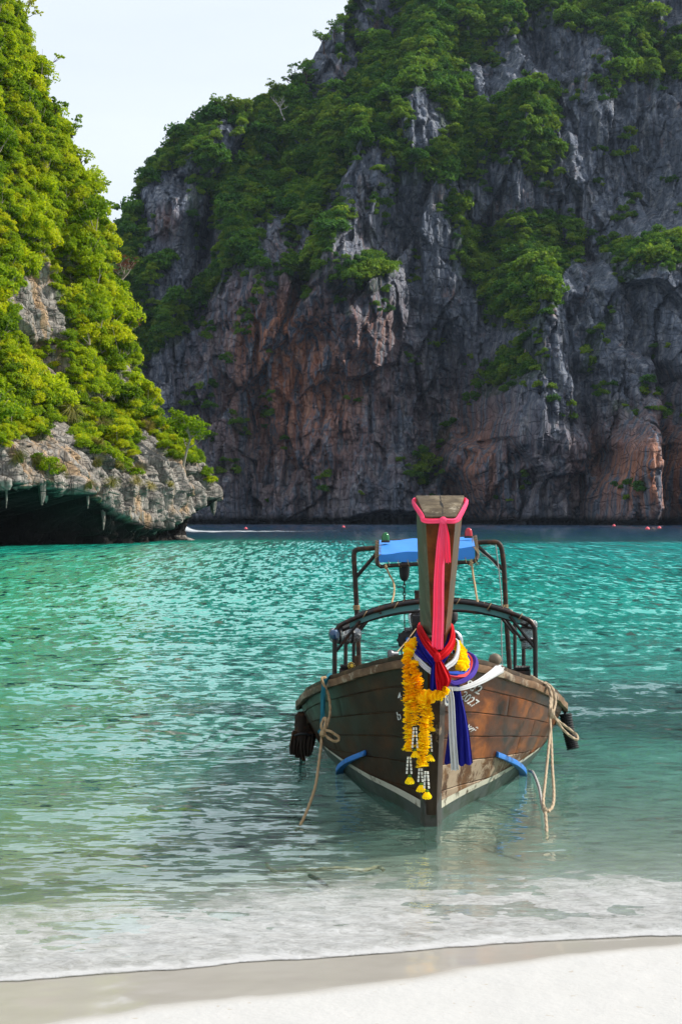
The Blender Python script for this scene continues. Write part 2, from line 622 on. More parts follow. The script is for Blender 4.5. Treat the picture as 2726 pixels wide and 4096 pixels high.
body = Mw.ramp(Mw.rng(ly, 0.8, 2.4), [(0.00, (0.31, 0.44, 0.33)), (0.14, (0.12, 0.43, 0.34)), (0.26, (0.026, 0.33, 0.265)),
                                    (0.45, (0.004, 0.33, 0.27)), (0.74, (0.006, 0.31, 0.30)), (0.775, (0.010, 0.085, 0.105)), (0.85, (0.006, 0.045, 0.085)), (1.0, (0.005, 0.03, 0.07))])
# greener over the sand flats on the left
body = Mw.mix(Mw.math('MULTIPLY', Mw.rng(sep.outputs[0], -0.5, -6.0), 0.5, clamp=True), body, Mw.mix(Mw.rng(ly, 2.0, 2.1), (0.015, 0.32, 0.15), body))
# darker patch of water colour off the beach to the right
wx = Mw.math('DIVIDE', Mw.math('SUBTRACT', sep.outputs[0], 3.6), 2.9)
wy = Mw.math('DIVIDE', Mw.math('SUBTRACT', py_, 13.9), 2.3)
wd = Mw.math('ADD', Mw.math('MULTIPLY', wx, wx), Mw.math('MULTIPLY', wy, wy))
wd = Mw.math('ADD', wd, Mw.math('MULTIPLY', Mw.math('SUBTRACT', nb, 0.5), 1.6))
body = Mw.mix(Mw.rng(wd, 1.1, 0.55, 0.0, 0.8, True), body, (0.010, 0.070, 0.070))
# ripples: slopes of the surface, longer from crest to crest the farther from the beach
px_w = sep.outputs[0]
vph = Mw.math('MULTIPLY', Mw.math('ARCTANGENT', Mw.math('MULTIPLY', py_, 0.129)), 129.0)


def ripple(kx, kv, seed, detail=3, rough=0.55):
    c = Mw.n('CombineXYZ', {'X': Mw.math('MULTIPLY', px_w, kx), 'Y': Mw.math('MULTIPLY', vph, kv), 'Z': seed}).outputs[0]
    return Mw.math('SUBTRACT', Mw.n('TexNoise', {'Vector': c, 'Scale': 1.0, 'Detail': detail, 'Roughness': rough, 'Distortion': 0.35}).outputs['Fac'], 0.5)


ra = ripple(4.6, 1.6, 3.1)
rb = ripple(1.5, 0.5, 7.7)
rc = ripple(10.0, 3.3, 1.7)
patch = Mw.rng(Mw.noise(Mw.coord('World', (0.16, 0.10, 1)), 1.0, 3, 0.55), 0.32, 0.66, 0.55, 1.25)
calm = Mw.math('SUBTRACT', 1.0, Mw.math('MULTIPLY', Mw.rng(px_w, -0.4, 1.2, 0, 1, True), Mw.rng(py_, 15.5, 11.5, 0, 0.6, True)))
calm = Mw.math('MULTIPLY', calm, Mw.rng(py_, 112, 104, 0.16, 1.0))
calm = Mw.math('MULTIPLY', calm, Mw.rng(py_, 6.3, 8.0, 0.35, 1.0))
amp_ = Mw.math('MULTIPLY', patch, calm)
sy_ = Mw.math('ADD', Mw.math('ADD', Mw.math('MULTIPLY', ra, 1.05), Mw.math('MULTIPLY', rb, 0.45)), Mw.math('MULTIPLY', rc, 0.5))
bias = Mw.math('MULTIPLY', Mw.rng(py_, 9, 30, 0.0, 0.12), Mw.rng(py_, 112, 104, 0.9, 1.0))
sy_ = Mw.math('ADD', Mw.math('MULTIPLY', sy_, amp_), bias)
sx_ = Mw.math('MULTIPLY', Mw.math('ADD', ripple(2.2, 0.5, 11.3), Mw.math('MULTIPLY', rc, 0.4)), Mw.math('MULTIPLY', amp_, 0.45))
tilt = Mw.n('CombineXYZ', {'X': sx_, 'Y': Mw.math('MULTIPLY', sy_, -1.0), 'Z': 0.0}).outputs[0]
gN = Mw.n('NewGeometry').outputs['Normal']
va = Mw.n('VectorMath', operation='ADD')
Mw.put(va.inputs[0], gN)
Mw.put(va.inputs[1], tilt)
vn_ = Mw.n('VectorMath', operation='NORMALIZE')
Mw.put(vn_.inputs[0], va.outputs[0])
nrm = vn_.outputs[0]
al = Mw.attr('cover')
dif = Mw.n('BsdfDiffuse', {'Color': body}).outputs[0]
trn = Mw.n('BsdfTransparent', {'Color': Mw.mix(al, (0.97, 0.995, 0.975), (0.30, 0.86, 0.74))}).outputs[0]
low = Mw.n('MixShader', {0: al, 1: trn, 2: dif}).outputs[0]
dt = Mw.n('VectorMath', operation='DOT_PRODUCT')
Mw.put(dt.inputs[0], Mw.n('NewGeometry').outputs['Incoming'])
Mw.put(dt.inputs[1], nrm)
om = Mw.math('SUBTRACT', 1.0, Mw.math('ABSOLUTE', dt.outputs['Value']), clamp=True)
fr = Mw.math('ADD', 0.03, Mw.math('MULTIPLY', 0.97, Mw.math('POWER', om, 3.7)))
gl = Mw.n('BsdfGlossy', {'Color': (1, 1, 1, 1), 'Roughness': Mw.rng(py_, 8, 60, 0.02, 0.10), 'Normal': nrm}).outputs[0]
m_sea = Mw.done(Mw.n('MixShader', {0: fr, 1: low, 2: gl}).outputs[0])
me = np_mesh('sea', sea_cols, grid_faces(*Xg.shape)[:, ::-1], m_sea)
fattr(me, 'cover', 1 - np.exp(-dep * 1.75))
obj('sea', me, kind='structure', label='turquoise sea of the bay, clear at the beach and dark blue under the far cliff')

# ------------------------------------------------------------------ foam of the wash
NU, NV = 420, 150
xs = np.linspace(-4.2, 4.6, NU)
vv = np.linspace(0, 1, NV)
Xf, Vf = np.meshgrid(xs, vv, indexing='ij')
wid = 1.32 + 0.22 * (vnoise(Xf * 0.8, Xf * 0, seed=91) - 0.5) + 0.05 * Xf
front = 0.035 * (fbm(Xf * 3.2, Xf * 0, 3, 92) - 0.5) * 2
Yf = yshore(Xf) + front * (1 - Vf) - 0.02 + Vf * wid
lip = np.exp(-((Vf - 0.022) / 0.02) ** 2)
Zf = 0.022 + 0.010 * lip * (0.4 + vnoise(Xf * 9, Xf * 0, seed=93)) + 0.012 * (fbm(Xf * 9, Yf * 14, 4, 94) - 0.5) * sstep(0, 0.08, Vf) + 0.014 * (fbm(Xf * 1.6, Yf * 4, 2, 95) - 0.5)
rampf = sstep(0.0, 0.10, Vf)
Zf = (zsand(Xf, Yf) + 0.003) * (1 - rampf) + np.maximum(Zf, zsand(Xf, Yf) + 0.006) * rampf + 0.004 * lip
Mf = Mat('sea_foam')
v = Mf.coord('World', (0.75, 1.25, 1))
vq = Mf.attr('along')
a1 = Mf.noise(v, 3.6, 6, 0.66, 0.8)
a2 = Mf.noise(v, 19, 5, 0.7, 1.2)
lace = Mf.n('TexVoronoi', {'Vector': Mf.mix(0.12, v, Mf.n('TexNoise', {'Vector': v, 'Scale': 5.0}).outputs['Color']), 'Scale': 9.0}, feature='DISTANCE_TO_EDGE').outputs['Distance']
dens = Mf.ramp(vq, [(0.0, 0.05), (0.014, 0.80), (0.03, 0.75), (0.07, 0.50), (0.3, 0.56), (0.55, 0.50), (0.75, 0.36), (0.92, 0.16), (1.0, 0.0)])
fz = Mf.math('ADD', Mf.math('MULTIPLY', a1, 0.55), Mf.math('MULTIPLY', a2, 0.75))
fz = Mf.math('SUBTRACT', fz, Mf.math('MULTIPLY', lace, 0.35))
msk = Mf.rng(Mf.math('ADD', fz, dens), 0.72, 1.34, 0.0, 0.88)
fc = Mf.mix(a2, (0.43, 0.42, 0.405), (0.54, 0.545, 0.55))
fd = Mf.pbr(fc, 0.75, Mf.bump(Mf.math('ADD', a2, Mf.math('MULTIPLY', Mf.noise(v, 55, 3), 0.4)), 0.6, 0.012), 0.3)
m_foam = Mf.done(Mf.n('MixShader', {0: msk, 1: Mf.n('BsdfTransparent').outputs[0], 2: fd}).outputs[0])
me = np_mesh('sea_foam', np.stack([Xf, Yf, Zf], -1), grid_faces(NU, NV)[:, ::-1], m_foam)
fattr(me, 'along', Vf)
obj('sea_foam', me, kind='stuff', label='white lacy foam of a small wave washing up the beach', category='foam')

# ================================================================== cliffs
# ---- sunlit headland on the left
KB = np.array([(-46, 30), (-34, 52), (-26, 68), (-19.8, 82), (-15.6, 94), (-12.6, 104), (-10.7, 109.5), (-9.8, 112.5), (-10.1, 115.5), (-12.5, 119), (-20, 125), (-34, 134), (-60, 146)], float)


def curve2(P, n, dens):
    Q = np.array([(p.x, p.y) for p in spline([(a, b, 0) for a, b in P], 1600)])
    d = np.concatenate([[0], np.cumsum(np.hypot(*np.diff(Q, axis=0).T))])
    w = np.concatenate([[0], np.cumsum(np.diff(d) * dens(Q[1:, 0], Q[1:, 1]))])
    t = np.linspace(0, w[-1], n)
    return np.stack([np.interp(t, w, Q[:, 0]), np.interp(t, w, Q[:, 1])], -1), np.interp(t, w, d)


BC, BS = curve2(KB, 470, lambda x, y: np.where((y > 76) & (y < 120) & (x > -21), 1.0, 0.28))
zz = np.concatenate([np.linspace(-0.8, 10, 130, endpoint=False), np.linspace(10, 46, 300, endpoint=False), np.linspace(46, 62, 30)])
Si, Zi = np.meshgrid(BS, zz, indexing='ij')
bx = np.repeat(BC[:, 0:1], len(zz), 1)
by = np.repeat(BC[:, 1:2], len(zz), 1)
setb = np.interp(zz, [0, 4, 6, 9.1, 13, 17.6, 23, 30, 36.5, 43.6, 52, 62], [0, 0, 1.4, 5.6, 7.6, 9.3, 10.9, 13.2, 17.0, 19.0, 25, 38])[None, :]
NX, NY = -0.949, 0.316
s_l = BS[np.argmin(np.abs(BC[:, 1] - 82) + 10 * (BC[:, 0] > -12))]
s_t = BS[np.argmax(BC[:, 0])]
tt = (Si - s_l) / (s_t - s_l)                 # 0 at the photo's left edge, 1 at the tip
und = np.interp(tt, [-1.5, 0, 0.25, 0.34, 0.42, 0.55, 0.68, 0.72, 0.78, 0.9, 1.0, 1.1], [8, 8.2, 7.4, 4.6, 1.7, 1.0, 1.2, 3.0, 2.2, 3.4, 4.6, 3.5])
lipz = np.interp(tt, [-1.5, 0, 0.25, 0.38, 0.5, 0.68, 0.74, 1.0], [3.7, 3.7, 3.5, 3.0, 1.5, 1.1, 1.3, 3.6]) + 0.9 * (fbm(Si * 0.35, Si * 0, 3, 101) - 0.5) + 0.5 * (vnoise(Si * 1.7, Si * 0, seed=104) - 0.5)
q = np.clip(Zi / lipz, 0, 1)
cut = und * (1 - q ** 2.6) * np.where(Zi < lipz, 1, 0)
ca = np.exp(-((tt - 0.712) / 0.012) ** 2) * sstep(9.5, 7.0, Zi) * 2.2       # the dark cleft before the tip
big = 2.6 * (fbm(Si * 0.16, Zi * 0.10, 3, 111) - 0.5) + 1.5 * (fbm(Si * 0.45, Zi * 0.16, 3, 112) - 0.5)
w1 = worley(Si * 0.75 + 0.4 * vnoise(Zi * 0.4, Si * 0.2, seed=3), Zi * 0.34 + 0.5 * vnoise(Si * 0.3, Zi * 0.1, seed=4), 120)
w2 = worley(Si * 1.9, Zi * 1.05 + 0.6 * vnoise(Si * 0.5, Zi * 0.3, seed=6), 130)
w3 = worley(Si * 3.6, Zi * 2.2, 140)
blk = 1.7 * (w1[2] - 0.5) - 0.7 * np.exp(-(w1[1] - w1[0]) / 0.05) + 0.42 * (w2[2] - 0.5) - 0.22 * np.exp(-(w2[1] - w2[0]) / 0.06) + 0.10 * (w3[2] - 0.5) - 0.06 * np.exp(-(w3[1] - w3[0]) / 0.06)
bed = 0.28 * (vnoise(Zi * 1.6 + 0.4 * vnoise(Si * 0.2, Zi * 0.1, seed=8), Si * 0.08, seed=9) - 0.5)
hang = 0.8 * sstep(1.0, 0, np.abs(Zi - lipz) / 1.2) * (vnoise(Si * 2.2, Si * 0, seed=151) - 0.45)
out_ = big * sstep(2, 9, Zi) * (1 - 0.7 * sstep(0.8, 1.0, tt)) + blk * (0.75 + 0.25 * sstep(1.0, 3.0, Zi)) + 1.3 * (fbm(Si * 0.9, Zi * 0.9, 3, 163) - 0.5) * sstep(0.1, 0.8, cut) + bed + 0.2 * (fbm(Si * 4, Zi * 3, 3, 160) - 0.5) + hang
off = cut + ca - out_
ta = np.clip((tt - 0.9) / 0.25, 0, 1)         # past the tip the face turns away
nx = NX * (1 - ta) + (-0.6) * ta
ny = NY * (1 - ta) + (-0.35) * ta
P1 = np.stack([bx + NX * setb + nx * off, by + NY * setb + ny * off, Zi + 0.1 * (fbm(Si * 3, Zi * 3, 2, 171) - 0.5)], -1)
px1, py1 = proj(P1)
ROCK1 = [[(14, 1184), (90, 1130), (152, 1032), (213, 1040), (209, 1155), (263, 1270), (275, 1500), (209, 1502), (144, 1415), (80, 1393), (29, 1263)],
         [(-400, 1770), (0, 1780), (80, 1760), (170, 1770), (190, 1690), (260, 1660), (290, 1740), (330, 1790), (400, 1750), (450, 1825), (520, 1830), (560, 1700), (590, 1640), (630, 1720), (660, 1835), (700, 1850), (760, 1840), (900, 1850), (900, 2300), (-400, 2300)],
         [(395, 1030), (430, 1030), (440, 1090), (400, 1080)], [(485, 1450), (520, 1440), (535, 1530), (500, 1550)], [(40, 570), (62, 590), (70, 700), (50, 720)], [(370, 1600), (420, 1560), (430, 1640), (380, 1660)],
         [(400, 1290), (440, 1300), (440, 1350), (405, 1350)]]
rock1 = np.zeros(px1.shape, bool)
jx, jy = px1 + 40 * (fbm(Si * 0.8, Zi * 0.8, 3, 181) - 0.5), py1 + 60 * (fbm(Si * 0.8, Zi * 0.8, 3, 182) - 0.5)
for pl in ROCK1:
    rock1 |= inpoly(jx, jy, pl)
rock1 |= Zi < 3.5
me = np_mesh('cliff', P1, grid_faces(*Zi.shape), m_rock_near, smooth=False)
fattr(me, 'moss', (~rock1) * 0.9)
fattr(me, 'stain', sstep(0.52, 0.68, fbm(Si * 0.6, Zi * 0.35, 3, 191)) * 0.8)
fattr(me, 'zone_tone', np.maximum(sstep(1.9, 0.7, Zi + 0.8 * (fbm(Si * 0.7, Zi, 2, 193) - 0.5)), sstep(0.03, 0.5, cut) * 1.2))  # tide band first; second term paints the overhang's shade near-black into the rock
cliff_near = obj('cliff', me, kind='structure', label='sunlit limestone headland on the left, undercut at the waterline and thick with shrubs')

# ---- tall cliff across the bay
SKY = np.array([(-900, 1950), (-300, 1700), (100, 1500), (300, 1250), (440, 1020), (520, 870), (560, 735), (625, 655), (705, 560), (790, 500), (850, 440), (905, 425), (1000, 415), (1060, 375), (1160, 345), (1200, 300), (1260, 225), (1290, 165), (1330, 115), (1400, 25), (1450, -60), (1560, -220), (1750, -420), (2000, -600), (2300, -700), (2726, -760), (3400, -700), (4200, -300)], float)
fx_ = axis_pts([(-150, -66, 50), (-66, 100, 560), (100, 175, 50)])


def ybase(z, X):
    y = 340 + 0.10 * np.minimum(z, 55) + 0.62 * np.maximum(z - 55, 0)
    return y + 0.0016 * (X - 20) ** 2 * 0.35 - 4 * sstep(-60, -20, X)


ztop = np.full(fx_.shape, 80.0)
for _ in range(12):
    yt = ybase(ztop, fx_)
    sk = np.interp(1363 + fx_ / yt * F, SKY[:, 0], SKY[:, 1])
    ztop = 0.5 * ztop + 0.5 * (CAMH + (HY - sk) / F * yt)
ztop = np.maximum(ztop, 6)
NZ = 600
vz = np.linspace(0, 1, NZ)
Xc = np.repeat(fx_[:, None], NZ, 1)
# rows lie close together where the cliff is seen and wide apart above
low_ = np.minimum(ztop, 150)[:, None]
Zc = np.where(vz[None, :] < 0.86, -1.5 + (low_ + 1.5) * vz[None, :] / 0.86 * 0.93, 0)
tail = (vz[None, :] - 0.86) / 0.14
Zc = np.where(vz[None, :] >= 0.86, low_ * 0.93 + (ztop[:, None] - low_ * 0.93) * tail, Zc)
Y0 = ybase(Zc, Xc)
pxc, pyc = 1363 + Xc / Y0 * F, HY + (CAMH - Zc) / Y0 * F
wob = lambda sd_, a: a * (fbm(Xc * 0.07, Zc * 0.07, 3, sd_) - 0.5)
jx, jy = pxc + wob(201, 240), pyc + wob(202, 240)


def gs(cx, cy, sx, sy, x=None, y=None):
    x = jx if x is None else x
    y = jy if y is None else y
    return np.exp(-((x - cx) / sx) ** 2 - ((y - cy) / sy) ** 2)


fwd = np.zeros_like(Xc)                        # metres towards the bay
fwd += 16 * sstep(1880, 2080, jx + 0.22 * (jy - 1500)) * sstep(930, 1180, jy + 0.12 * (jx - 2300))      # buttresses on the right
fwd += 6 * gs(2120, 1700, 90, 420) + 7 * gs(2400, 1700, 70, 420) + 8 * gs(2660, 1750, 90, 500)
fwd += 12 * np.exp(-np.where(jx < 2430, ((jx - 2430) / 130) ** 2, ((jx - 2430) / 70) ** 2)) * sstep(1640, 1800, jy)
fwd -= 5 * gs(2250, 1650, 40, 420) + 4 * gs(2540, 1500, 40, 360)
fwd -= 9 * gs(1740, 1650, 110, 520)            # gully left of them
rx = jx - (1500 - (jy - 500) * 0.36)           # the rib that runs down to the ledge
fwd += 12 * np.exp(-np.where(rx < 0, (rx / 40) ** 2, (rx / 210) ** 2)) * sstep(380, 620, jy) * sstep(1350, 1080, jy)
fwd += 7 * gs(1480, 1240, 130, 200)
fwd -= 9 * gs(1120, 1620, 220, 420)            # the hollow stained wall
fwd -= 10 * gs(2520, 650, 230, 260) + 7 * gs(2150, 220, 200, 150)
fwd += 6 * gs(640, 820, 90, 260) + 5 * gs(880, 700, 120, 300) - 5 * gs(800, 1000, 60, 300)
fwd += 6 * gs(1700, 420, 120, 300) + 5 * gs(2000, 560, 150, 160)
fwd -= 6 * gs(1530, 200, 60, 260)
fwd *= 1.5
fwd += 22 * (fbm(Xc * 0.028, Zc * 0.018, 3, 211) - 0.5) + 15 * (fbm(Xc * 0.085, Zc * 0.030, 3, 212) - 0.5)
rid = 1 - np.abs(2 * fbm(Xc * 0.17 + 2 * vnoise(Zc * 0.05, Xc * 0.05, seed=5), Zc * 0.045, 3, 213) - 1)
fwd += 4.0 * (rid - 0.7)
w1 = worley(Xc * 0.26 + 0.6 * vnoise(Zc * 0.11, Xc * 0.1, seed=13), Zc * 0.085 + 0.5 * vnoise(Xc * 0.1, Zc * 0.1, seed=14), 220)
w2 = worley(Xc * 0.62, Zc * 0.30 + 0.7 * vnoise(Xc * 0.12, Zc * 0.1, seed=16), 230)
fwd += 3.2 * (w1[2] - 0.5) - 0.6 * np.exp(-(w1[1] - w1[0]) / 0.06) + 1.1 * (w2[2] - 0.5) - 0.25 * np.exp(-(w2[1] - w2[0]) / 0.07)
fl1 = np.abs(2 * fbm(Xc * 0.42 + 1.5 * vnoise(Xc * 0.05, Zc * 0.04, seed=31), Zc * 0.022, 3, 214) - 1)
fwd += 3.4 * (0.3 - fl1)
fwd += 1.0 * (vnoise(Zc * 0.55 + 0.6 * vnoise(Xc * 0.07, Zc * 0.05, seed=18), Xc * 0.02, seed=19) - 0.5) + 0.7 * (fbm(Xc * 1.1, Zc * 0.7, 3, 240) - 0.5)


def facets(cw, chh, seed, k):
    """planes of rock turned a little to either side, meeting in sharp edges"""
    x = Xc / cw + 0.5 * (vnoise(Xc / cw * 0.8, Zc / chh * 1.3, seed=seed + 50) - 0.5) + 0.35 * Zc / chh * np.sign(np.sin(seed))
    y = Zc / chh + 0.6 * (vnoise(Xc / cw * 1.1, Zc / chh, seed=seed + 51) - 0.5)
    ix, iy = np.floor(x).astype(np.int64), np.floor(y).astype(np.int64)
    best = np.full(x.shape, 9.0)
    out = np.zeros(x.shape)
    zr = np.zeros_like(ix)
    for dx in (-1, 0, 1):
        for dy in (-1, 0, 1):
            cx, cy = ix + dx, iy + dy
            qx = cx + 0.5 + 0.8 * (_hash(cx, cy, zr, seed) - 0.5)
            qy = cy + 0.5 + 0.8 * (_hash(cx, cy, zr, seed + 1) - 0.5)
            d = np.hypot(x - qx, y - qy)
            n = d < best
            a_ = (_hash(cx, cy, zr, seed + 2) - 0.5) * 2 * k
            c_ = (_hash(cx, cy, zr, seed + 3) - 0.62) * k * 0.9
            o_ = (_hash(cx, cy, zr, seed + 4) - 0.5) * k * cw * 0.35
            out = np.where(n, a_ * (x - qx) * cw + c_ * (y - qy) * chh * 0.3 + o_, out)
            best = np.where(n, d, best)
    return out


fwd += facets(19.0, 46.0, 501, 0.85) + facets(7.5, 17.0, 521, 0.75) + facets(3.0, 5.5, 541, 0.5)
notch = 3.0 + 4.0 * gs(1560, 2080, 160, 400, pxc, pyc) + 2.5 * (fbm(Xc * 0.12, Xc * 0, 2, 251) - 0.5)
nh = 1.2 + 2.6 * gs(1570, 2080, 140, 400, pxc, pyc) + 1.0 * (fbm(Xc * 0.2, Xc * 0, 2, 252) - 0.5)
fwd -= notch * sstep(nh, nh * 0.55, Zc)
fade_top = 1 - tail.clip(0, 1) * 0.5
Yc = Y0 - fwd * fade_top
Zp = Zc + 0.9 * (fbm(Xc * 0.4, Zc * 0.4, 2, 261) - 0.5) * sstep(0, 4, Zc)
# the back of the mountain
bk = []
for dy, kz in ((8, 0.995), (30, 0.93), (90, 0.6), (160, -0.02)):
    bk.append(np.stack([fx_ + 0 * ztop, Yc[:, -1] + dy, ztop * kz], -1))
P2 = np.concatenate([np.stack([Xc, Yc, Zp], -1), np.stack(bk, 1)], 1)
px2, py2 = proj(P2)
Xa, Za = P2[..., 0], P2[..., 2]
ja, jb = px2 + 90 * (fbm(Xa * 0.15, Za * 0.15, 4, 271) - 0.5), py2 + 110 * (fbm(Xa * 0.15, Za * 0.15, 4, 272) - 0.5)
LINE = [(-400, 1900), (480, 1750), (600, 1440), (760, 1310), (800, 1230), (880, 1150), (930, 1060), (1000, 1080), (1080, 1110), (1150, 1120), (1230, 1190), (1290, 1080), (1340, 980), (1400, 860), (1430, 720), (1560, 760), (1700, 740), (1850, 740), (1950, 690), (2050, 640), (2190, 740), (2260, 600), (2450, 370), (2726, 330), (3300, 330), (3300, -3000), (-400, -3000)]
VEG2 = [LINE,
        [(1300, 1050), (1450, 1010), (1590, 1020), (1580, 1090), (1420, 1190), (1350, 1240)],
        [(1770, 1000), (1850, 880), (1950, 900), (2050, 860), (2180, 830), (2320, 850), (2340, 1000), (2260, 1130), (2200, 1240), (2130, 1340), (1960, 1340), (1890, 1220), (1800, 1080)],
        [(2380, 960), (2550, 940), (2800, 930), (2800, 1110), (2620, 1060), (2480, 1150)],
        [(2300, 1480), (2340, 1330), (2440, 1220), (2480, 1200), (2420, 1300), (2370, 1470)],
        [(1900, 1480), (2000, 1380), (2180, 1300), (2170, 1480), (2050, 1550), (1960, 1580)],
        [(1610, 1850), (1700, 1800), (1800, 1830), (1780, 1930), (1660, 1940)],
        [(1790, 1640), (1830, 1700), (1760, 1780), (1740, 1740)],
        [(2450, 1620), (2560, 1610), (2550, 1660), (2460, 1660)], [(920, 1680), (1010, 1690), (1010, 1750), (940, 1740)],
        [(1750, 850), (1800, 780), (1870, 820), (1900, 1000), (1830, 1020)], [(880, 1870), (960, 1850), (980, 1900), (890, 1910)]]
BARE2 = [[(560, 760), (660, 650), (740, 690), (760, 830), (720, 1010), (600, 1010), (570, 900)],
         [(1255, 230), (1320, 130), (1380, 130), (1390, 320), (1330, 390), (1270, 340)],
         [(1960, 160), (2150, 110), (2400, 160), (2420, 290), (2250, 320), (2020, 270)],
         [(1640, 380), (1720, 370), (1760, 560), (1660, 600)], [(880, 460), (930, 460), (960, 640), (900, 660)],
         [(780, 820), (840, 780), (870, 1050), (800, 1100)], [(1400, 30), (1560, -60), (1600, 130), (1480, 180)],
         [(1040, 860), (1110, 850), (1140, 1060), (1060, 1090)], [(1440, 620), (1520, 560), (1560, 740), (1440, 720)]]
veg2 = np.zeros(px2.shape, bool)
for pl in VEG2:
    veg2 |= inpoly(ja, jb, pl)
for pl in BARE2:
    veg2 &= ~(inpoly(ja, jb, pl) & (vnoise(Xa * 0.3, Za * 0.3, seed=7) < 0.95))
veg2 &= (fbm(Xa * 0.075, Za * 0.06, 3, 281) > 0.32) | ((px2 > 1700) & (py2 > 820) & (py2 < 1360))
veg2 &= Za > 2.5
stain = 0.95 * gs(1200, 1560, 330, 400, px2, py2) + 0.6 * gs(1080, 1330, 160, 160, px2, py2) + 0.8 * gs(1900, 1850, 180, 260, px2, py2) + 0.9 * gs(2520, 1900, 230, 200, px2, py2) + 0.5 * gs(2726, 1850, 160, 260, px2, py2) + 0.5 * gs(660, 890, 50, 60, px2, py2) + 0.4 * gs(1500, 1330, 80, 120, px2, py2)
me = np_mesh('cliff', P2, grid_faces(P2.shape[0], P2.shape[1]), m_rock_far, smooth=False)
fattr(me, 'moss', veg2 * 0.6)
fattr(me, 'stain', np.clip(stain, 0, 1))
fattr(me, 'zone_tone', sstep(2.6, 1.0, Za) * (np.abs(Xa) < 200))  # dark tide band along the foot of the cliff
cliff_far = obj('cliff', me, kind='structure', label='tall shaded limestone cliff across the bay with forest on its ledges and reddish stains')


# ------------------------------------------------------------------ the air of the bay
Mh = Mat('haze_air')
hv = Mh.n('VolumePrincipled', {'Color': (0.62, 0.78, 1.0, 1), 'Density': 0.000055, 'Anisotropy': 0.2})
Mh.t.links.new(hv.outputs[0], Mh.out.inputs['Volume'])
hb_ = MB().box((0, 330, 124), (640, 860, 260))
obj('haze', hb_.mesh('haze', Mh.m, False), None, kind='stuff', label='faint blue haze over the bay', category='haze')


# ================================================================== plants
def foliage(seed, n, size, leaf, lump=16, flat=0.75, droop=0.3, r0=0.16, r1=0.36):
    """leaf cards gathered into clumps through an uneven crown"""
    g = np.random.default_rng(seed)
    d = g.normal(size=(lump, 3))
    d /= np.linalg.norm(d, axis=1)[:, None]
    d[:, 2] = np.abs(d[:, 2]) * 1.0 - 0.35
    rad = g.uniform(0.4, 1.12, lump)
    cen = d * rad[:, None] * np.array([1, 1, flat]) * size * 0.62
    cr_ = g.uniform(r0, r1, lump) * size
    k = g.integers(0, lump, n)
    u = g.normal(size=(n, 3))
    u /= np.linalg.norm(u, axis=1)[:, None]
    u[:, 2] = np.where(u[:, 2] < -0.3, -u[:, 2] * 0.6, u[:, 2])
    rr = g.uniform(0.55, 1.0, n) ** 0.5
    P = cen[k] + u * (cr_[k] * rr)[:, None]
    nrm = u + g.normal(size=(n, 3)) * 0.7 + np.array([0, 0, 0.35])
    nrm /= np.linalg.norm(nrm, axis=1)[:, None]
    t = np.cross(nrm, g.normal(size=(n, 3)))
    t /= np.linalg.norm(t, axis=1)[:, None]
    t[:, 2] -= droop * 0.6
    t -= nrm * np.sum(t * nrm, 1)[:, None]
    t /= np.linalg.norm(t, axis=1)[:, None]
    b = np.cross(nrm, t)
    s = leaf * g.uniform(0.6, 1.3, n)[:, None]
    V = np.stack([P - t * s * 0.55, P - b * s * 0.36 - nrm * s * 0.06, P + t * s * 0.6 - nrm * s * 0.12, P + b * s * 0.36 - nrm * s * 0.06], 1)
    Q = np.arange(n * 4).reshape(n, 4)
    return V.reshape(-1, 3), Q


def limbs(seed, size, r, n=5, base=-0.55):
    g = random.Random(seed)
    mb = MB()
    for i in range(n):
        a = 2 * math.pi * i / n + g.uniform(-0.4, 0.4)
        p = [Vector((0, 0, base * size))]
        for k in range(4):
            p.append(p[-1] + Vector((math.cos(a) * 0.17 * size * g.uniform(0.6, 1.2), math.sin(a) * 0.17 * size * g.uniform(0.6, 1.2), 0.24 * size * g.uniform(0.6, 1.1))))
        mb.tube(p, [r * (1 - 0.2 * k) for k in range(5)], 5)
    return mb


def shrub_mesh(name, seed, n, size, leaf, mat, flat=0.75, lump=16, stems=True):
    V, Q = foliage(seed, n, size, leaf, lump, flat, 0.3, *((0.09, 0.30) if stems else (0.12, 0.34)))
    V = V.copy()
    if stems:
        mb = limbs(seed, size, size * 0.018)
        lv = np.array([tuple(p) for p in mb.v])
        lf = [f for f in mb.f if len(f) == 4]
        Q = np.concatenate([Q, np.array(lf) + len(V)])
        V = np.concatenate([V, lv])
    me = np_mesh(name, V, Q, mat, smooth=False)
    if stems:
        me.materials.append(m_bark)
        mi = np.zeros(len(Q), np.int32)
        mi[n:] = 1
        me.polygons.foreach_set('material_index', mi)
    return me


near_protos = [shrub_mesh('shrub', 300 + i, 4000, 1.0, 0.078, m_leaf_near, (1.0, 0.8, 1.15, 0.9, 0.75, 1.05)[i], (40, 30, 46, 52, 36, 28)[i]) for i in range(6)]
far_protos = [shrub_mesh('tree', 400 + i, 1300, 1.0, 0.12, m_leaf_far, (0.95, 0.75, 1.15, 0.85, 1.05)[i], (22, 16, 26, 18, 30)[i], False) for i in range(5)]


